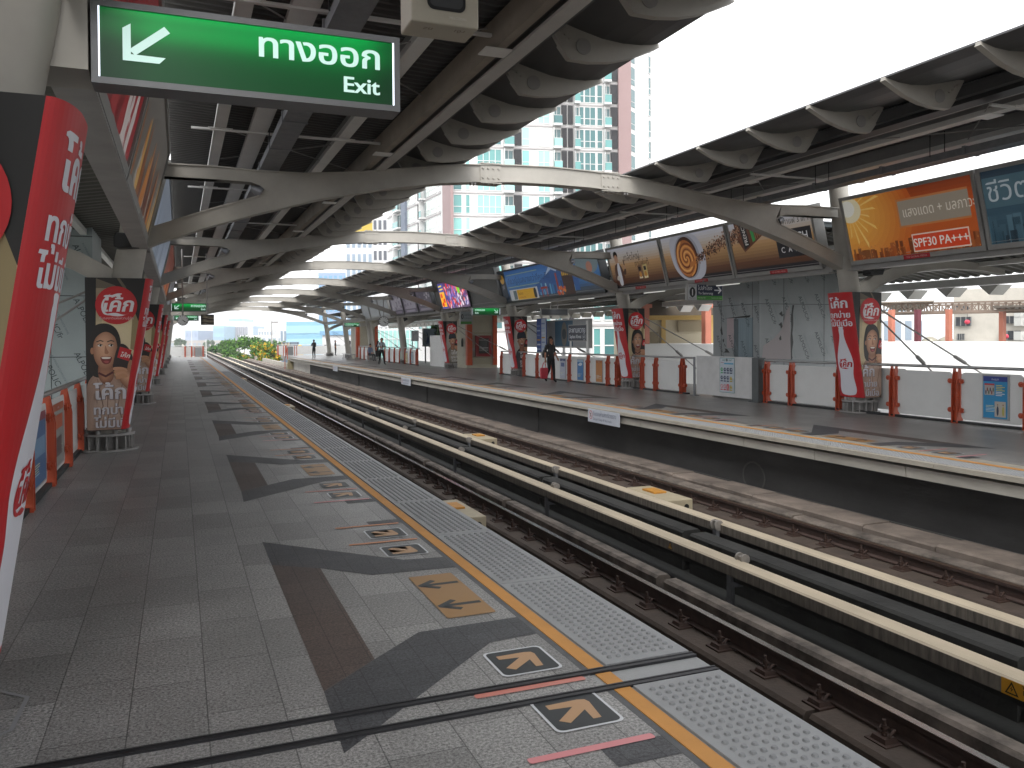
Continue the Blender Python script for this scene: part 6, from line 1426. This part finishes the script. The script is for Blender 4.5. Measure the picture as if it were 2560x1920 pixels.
A_, B_ = U(1478, 61.9), U(1584, 61.9); bd = [40]; facade(ra, A_, B_, -13, at(1530, 760, 61.5).z, [(.05, .22, 'win'), (.3, .62, 'win'), (.72, .95, 'win')], -2.4, 2.6, 3, WHT, bd)
# white street wall and the market sheds behind the far platform
WWALL = mat('bright_white_wall', '#dededc', .8, 0, .04, .2)
r = block('street_wall', 'long plain white wall seen over the far platform fence', 'wall', 1582, 2620, 858, 33, WWALL, None, 3, 6, dd=-1.5)
CRM = mat('cream_wall', '#b9b09a', .8, 0, .08, .3); CRD = mat('cream_trim', '#b89a5c', .7)
r = block('cream_building', 'cream walled building with yellow trim behind the stay rods', 'building', 1590, 1800, 800, 37, CRM, None, 3, 8, roof=(CRD, .35))
A_, B_ = U(1590, 36.9), U(1800, 36.9); d, n, L = vert_plane(A_, B_)
m = MB()
for f0, f1, z0, z1 in ((.06, .26, .9, 1.9), (.5, .78, 1.9, 2.4)): a, b = A_+d*L*f0, A_+d*L*f1; m.hexa([(q.x, q.y, z) for z in (z0, z1) for q in (a+n*.05, b+n*.05, b, a)])
m.build('window', mat('tan_screen', '#8a7f68', .7), r)
m = MB()
for f0 in (.30, .88): a, b = A_+d*L*f0, A_+d*L*(f0+.05); m.hexa([(q.x, q.y, z) for z in (-2, 2.7) for q in (a+n*.08, b+n*.08, b, a)])
m.build('trim_post', CRD, r)
m = MB(); zr = at(1690, 790, 36).z; A_, B_ = U(1580, 35), U(1810, 35); m.hexa([(q.x, q.y, z+o) for z in (zr, zr+.9) for q, o in ((A_, 0), (B_, 0), (B_-n*7, .8), (A_-n*7, .8))]); m.build('roof', mat('dark_tin', '#4d4438', .7, 0, .2, .8), r)
OPST = mat('salmon_post', '#ad6a55', .6, 0, .1, 2)
for i, u in enumerate((1612, 1766)):
    p = U(u, 34); t = thing('market_post', ['salmon painted post left in front of the cream building', 'salmon painted post at the right end of the cream building'][i], 'post', tuple(p), 'salmon posts of the market sheds'); m = MB(); m.box(p.x-.14, p.x+.14, p.y-.14, p.y+.14, -13, at(u, 770, 34).z); m.build('shaft', OPST, t); m = MB(); m.box(p.x-.22, p.x+.22, p.y-.22, p.y+.22, at(u, 770, 34).z, at(u, 770, 34).z+.15); m.build('cap', OPST, t)
r = thing('market_shed', 'open shed with rusty roof trusses on salmon posts beyond the far platform', 'shed', tuple(U(2300, 40)))
A_, B_ = U(2195, 42), U(2620, 38); d, n, L = vert_plane(A_, B_); zt, zl = at(2300, 757, 40).z, at(2300, 779, 40).z
TRS = mat('rusty_truss', '#76675b', .7, 0, .2, 2)
m = MB()
for off in (0, -3.5):
    for z in (zt, zl): m.bar((A_.x+n.x*off, A_.y+n.y*off, z), (B_.x+n.x*off, B_.y+n.y*off, z), .09, .09)
    k = 26
    for i in range(k):
        a, b = A_.lerp(B_, i/k)+n*off, A_.lerp(B_, (i+1)/k)+n*off; za, zb_ = (zl, zt) if i % 2 else (zt, zl); m.bar((a.x, a.y, za), (b.x, b.y, zb_), .05, .05); m.bar((a.x, a.y, zl), (a.x, a.y, zt), .05, .05)
m.build('trusses', TRS, r)
m = MB(); a, b = A_+n*.4, A_.lerp(B_, .36)+n*.4; m.hexa([(q.x, q.y, z+o) for z in (zt+.06, zt+.12) for q, o in ((a, 0), (b, 0), (b-n*6-d*1.5, -.25), (a-n*6, -.25))]); m.build('roof', mat('shed_tin', '#8a8176', .6, 0, .2, 1), r)
m = MB(); a, b = A_.lerp(B_, .70)+n*.4, B_+n*.4; m.hexa([(q.x, q.y, z) for z in (zt-.3, zt-.2) for q in (a, b, b-n*6, a-n*6)]); m.build('roof', mat('shed_tin_dark', '#4f473f', .6), r)
for u, mm in ((2229, OPST), (2294, mat('maroon_post', '#5d2530', .6)), (2372, OPST), (2506, OPST)):
    p = U(u, 40); m = MB(); m.box(p.x-.11, p.x+.11, p.y-.11, p.y+.11, -3, zl+.1); m.build('post', mm, r)
STN = mat('steel_tank', '#8f8a7c', .35, .7, .2, 3)
for i, u in enumerate((2325, 2365)):
    p = U(u, 52); t = thing('water_tank', ['ribbed steel water tank, left of the pair behind the shed', 'ribbed steel water tank, right of the pair behind the shed'][i], 'water tank', tuple(p), 'ribbed water tanks')
    m = MB(); m.smooth = True; path, rad = [], []
    for k in range(9): z = -.6+k*.22; path += [(p.x, p.y, z), (p.x, p.y, z+.11)]; rad += [.46, .50]
    path += [(p.x, p.y, 1.45), (p.x, p.y, 1.6)]; rad += [.4, .12]; m.tube(path, rad, 20); m.build('drum', STN, t)
    m = MB()
    for k in range(4): q = k*1.57+.6; m.tube([(p.x+.4*math.cos(q), p.y+.4*math.sin(q), -1.6), (p.x+.4*math.cos(q), p.y+.4*math.sin(q), -.5)], .03, 6)
    m.build('stand', STEELD, t)
OLD = mat('stained_render', '#b5b0a6', .85, 0, .22, .35)
r = block('old_apartments', 'weathered white apartment block with dark windows behind the market shed', 'apartment block', 2384, 2640, 720, 70, OLD, None, 3, 10, dd=-4)
A_, B_ = U(2384, 69.8), U(2640, 65.8); d, n, L = vert_plane(A_, B_)
for f0, f1, v0, v1 in ((.02, .16, 762, 778), (.02, .18, 792, 815), (.04, .11, 834, 850), (.50, .68, 792, 810), (.47, .67, 828, 850)):
    a, b = A_+d*L*f0, A_+d*L*f1; z0_, z1_ = at(2400, v1, 69).z, at(2400, v0, 69).z
    m = MB(); m.hexa([(q.x, q.y, z) for z in (z0_, z1_) for q in (a+n*.06, b+n*.06, b, a)]); m.build('window', mat('old_window', '#23282e', .3), r)
    m = MB()
    for k in range(4): q = a.lerp(b, k/3); m.bar((q.x+n.x*.1, q.y+n.y*.1, z0_), (q.x+n.x*.1, q.y+n.y*.1, z1_), .06, .06)
    m.build('window_bars', mat('bar_grey', '#7a7a78', .6), r)
for f, v in ((.80, 795), (.80, 815), (.80, 850)):
    p = A_+d*L*(f-.12)+n*.4; z = at(2560, v, 69).z; m = MB(); m.box(p.x-.5, p.x+.5, p.y-.3, p.y+.3, z, z+.7); m.disc((p.x, p.y-.3, z+.35), .28, -.03, 14, 'y'); m.build('air_conditioner', mat('ac_white', '#b5b5b0', .5), r)
block('distant_building', 'white building behind the left market posts', 'building', 2205, 2310, 778, 130, PALE, WINP, 5, 14, cols=4)
block('office_tower', 'pale blue tower seen between the first two market posts', 'office tower', 2236, 2262, 772, 240, BLU, BLUD, 5, 14)
for i, (u, v) in enumerate(((2418, 805), (2515, 841))):
    p = at(u, v, 60); t = thing('lantern', ['pink red lantern in front of the upper dark window', 'pink red lantern beside the salmon post at right'][i], 'lantern', tuple(p), 'red lanterns by the old apartments'); m = MB(); m.smooth = True; m.tube([(p.x, p.y, p.z-.16), (p.x, p.y, p.z-.12), (p.x, p.y, p.z), (p.x, p.y, p.z+.12), (p.x, p.y, p.z+.16)], [.05, .14, .19, .14, .05], 14); m.build('shade', mat('lantern_red', '#c03048', .6), t); m = MB(); m.tube([(p.x, p.y, p.z+.16), (p.x, p.y, p.z+.6)], .015, 5); m.build('cord', BLACK, t)
# ------------------------------------------------------------------ trees, hedge
def leafmat(name, c, var): 
    m = mat(name, c, .7); n = m.node_tree; b = n.nodes['Principled BSDF']
    oi = n.nodes.new('ShaderNodeTexCoord'); t = n.nodes.new('ShaderNodeTexNoise'); t.inputs['Scale'].default_value = 1.3; t.inputs['Detail'].default_value = 3; n.links.new(oi.outputs['Object'], t.inputs['Vector'])
    r = n.nodes.new('ShaderNodeValToRGB'); c0 = lin(c); r.color_ramp.elements[0].position = .35; r.color_ramp.elements[1].position = .65; r.color_ramp.elements[0].color = tuple(x*(1-var) for x in c0[:3])+(1,); r.color_ramp.elements[1].color = tuple(min(1, x*(1+var)) for x in c0[:3])+(1,)
    n.links.new(t.outputs[0], r.inputs[0]); n.links.new(r.outputs[0], b.inputs['Base Color']); return m
LF = [leafmat('leaf_mid', '#3f6a24', .4), leafmat('leaf_dark', '#2c4f22', .4), leafmat('leaf_light', '#5a8430', .4)]
YF = leafmat('blossom_yellow', '#c9a020', .3)
TRK = mat('bark', '#4d4236', .9, 0, .3, 5)
def tree(x, y, zb, zt, rad, label, mats, seed, n=1500, leaf=.35, weights=None, group='trees beside the track', cat='tree'):
    rnd = random.Random(seed); r = thing('tree', label, cat, (x, y, zb), group)
    m = MB(); H = zt-zb; m.smooth = True
    m.tube([(x, y, zb), (x+.1, y, zb+H*.3), (x-.1, y+.1, zb+H*.6), (x, y, zb+H*.85)], [.3, .24, .15, .05], 8)
    cl = []
    for k in range(9):
        a = rnd.random()*6.28; h = zt-rad*rnd.uniform(.3, 1.9); q = rad*rnd.uniform(.3, .95); c = Vector((x+q*math.cos(a), y+q*math.sin(a), h)); cl.append((c, rad*rnd.uniform(.3, .5)))
        m.tube([(x, y, zb+H*.3), (x+(c.x-x)*.5, y+(c.y-y)*.5, (zb+H*.3+c.z)/2+.3), tuple(c)], [.12, .08, .03], 6)
    cl.append((Vector((x, y, zt-rad*.35)), rad*.45))
    m.build('trunk', TRK, r)
    m = MB()
    for k in range(n):
        c, q = cl[k % len(cl)]
        v = Vector((rnd.gauss(0, 1), rnd.gauss(0, 1), rnd.gauss(0, .8))); v = v.normalized()*q*(rnd.random()**.4)*rnd.uniform(.85, 1.15); p = c+v
        a, b = Vector((rnd.gauss(0, 1), rnd.gauss(0, 1), rnd.gauss(0, 1))).normalized(), Vector((rnd.gauss(0, 1), rnd.gauss(0, 1), rnd.gauss(0, 1))).normalized(); b = (b-a*a.dot(b)).normalized()
        s = leaf*rnd.uniform(.6, 1.3); m.mi = rnd.choices(range(len(mats)), weights)[0] if weights else rnd.randrange(len(mats))
        m.add([p-a*s*.5, p+b*s*.32, p+a*s*.5, p-b*s*.32], [(0, 1, 2, 3)])
    m.build('crown', mats, r)
    return r
def tpx(u, vt, dep, rpx, label, mats, seed, **k):
    p = at(u, vt, dep); tree(p.x, p.y, -13, p.z, rpx/FPX*dep, label, mats, seed, **k)
tpx(640, 860, 118, 40, 'tree covered in yellow blossom at the right end of the track side trees', [LF[0], LF[2], LF[0], YF, LF[2]], 1, n=5200, leaf=.3)
tpx(668, 858, 108, 32, 'second yellow blossoming tree beside the far platform steps', [LF[0], LF[2], YF], 9, n=4200, leaf=.28)
tpx(610, 841, 126, 46, 'tallest green tree in the middle of the track side trees', LF, 2, n=5200, leaf=.32)
tpx(578, 850, 140, 38, 'green tree left of the tallest one', LF, 3, n=4400, leaf=.33)
tpx(553, 856, 165, 28, 'dark green tree farther left along the track', [LF[1], LF[0]], 4, n=2200, leaf=.5)
tpx(535, 864, 190, 20, 'small dark tree at the left end of the track side trees', [LF[1], LF[0]], 5, n=1500, leaf=.5)
tpx(650, 846, 150, 38, 'green tree behind the yellow blossoming tree', LF, 6, n=2200, leaf=.42)
tpx(680, 850, 165, 30, 'green tree behind the white annex end of the row', LF, 7, n=1800, leaf=.45)
tpx(448, 846, 420, 14, 'hazy dark tree left on the horizon', [LF[1]], 8, n=1200, leaf=1.2)
tpx(520, 852, 500, 12, 'hazy round tree on the horizon below the blue tower', [LF[1]], 10, n=1000, leaf=1.4)
tpx(1225, 690, 70, 40, 'garden tree on the tower podium seen under the far canopy', [LF[0], LF[2]], 12, n=1600, leaf=.3, group=None) if False else None
t = thing('hedge', 'trimmed bright green hedge beside the hydrant booth', 'hedge', (16.5, 52, 0)); m = MB(); rnd = random.Random(5)
m.box(16.4, 16.9, 49.0, 56.0, -1, 2.5); m.build('hedge_core', LF[1], t); m = MB()
for k in range(5000):
    p = Vector((16.38+rnd.gauss(0, .05), rnd.uniform(48.9, 56.1), rnd.uniform(.2, 2.6))) if k % 4 else Vector((rnd.uniform(16.3, 17), 48.98+rnd.gauss(0, .05), rnd.uniform(.2, 2.6)))
    a = Vector((rnd.gauss(0, 1), rnd.gauss(0, 1), rnd.gauss(0, 1))).normalized(); b = a.orthogonal().normalized(); s = .14; m.mi = rnd.randrange(3); m.add([p-a*s*.5, p+b*s*.35, p+a*s*.5, p-b*s*.35], [(0, 1, 2, 3)])
m.build('leaves', LF, t)
# street lamp and yellow tank beyond the far platform
p = at(679, 803, 120); t = thing('street_lamp', 'tall thin street lamp above the trees', 'street lamp', (p.x, p.y, -13)); m = MB(); m.tube([(p.x, p.y, -13), (p.x, p.y, p.z)], [.14, .07], 8); m.build('pole', STEELD, t); m = MB(); m.box(p.x-.05, p.x+.9, p.y-.1, p.y+.1, p.z-.25, p.z-.05); m.build('lamp_head', STEELD, t)
for i, u in enumerate((479, 515)):
    p = at(u, 826+i*22, 130); t = thing('track_mast', ['white mast beyond the near platform end', 'shorter white mast beside the track beyond the end gate'][i], 'mast', (p.x, p.y, -2)); m = MB(); m.tube([(p.x, p.y, -13), (p.x, p.y, p.z)], .08, 6); m.build('pole', WHITEP, t)
p = at(750, 866, 105); t = thing('yellow_dome', 'round yellow tank top behind the far platform end fence', 'tank', tuple(p)); m = MB(); m.smooth = True; m.tube([(p.x, p.y, -13), (p.x, p.y, p.z-.3), (p.x, p.y, p.z+.0), (p.x, p.y, p.z+.25)], [.4, .42, .36, .1], 14); m.build('dome', mat('tank_yellow', '#c9a416', .5), t)
t = thing('graffiti_wall', 'low dark wall with a yellow and white scrawl beyond the far platform end', 'wall', tuple(at(720, 860, 125))); A_, B_ = U(702, 126), U(742, 124); d, n, L = vert_plane(A_, B_); m = MB(); m.hexa([(q.x, q.y, z) for z in (-13, at(720, 855, 125).z) for q in (A_, B_, B_-n*.4, A_-n*.4)]); m.build('wall', mat('slate_wall', '#6a7684', .8), t)
a = Art(.01); random.seed(2)
for k in range(9): a.rect(.2+k*.24, .1+random.random()*.2, .36+k*.24, .45+random.random()*.35, ['#b5932a', '#c0c0b8', '#3a3a38'][k % 3])
o = A_+n*.02; a.build('scrawl', plane_map((o.x, o.y, at(720, 858, 125).z-.6), (d.x, d.y, 0), (0, 0, 1)), t)
# ------------------------------------------------------------------ air: even haze round the whole scene
hz = bpy.data.materials.new('haze'); hz.use_nodes = True; n = hz.node_tree
for q in list(n.nodes):
    if q.type == 'BSDF_PRINCIPLED': n.nodes.remove(q)
pv = n.nodes.new('ShaderNodeVolumePrincipled'); pv.inputs['Color'].default_value = (.93, .95, .97, 1); pv.inputs['Density'].default_value = .0005
n.links.new(pv.outputs[0], [q for q in n.nodes if q.type == 'OUTPUT_MATERIAL'][0].inputs['Volume'])
m = MB(); m.box(-3100, 3100, -450, 5100, -14, 130)
tag(m.build('haze', hz), kind='stuff')
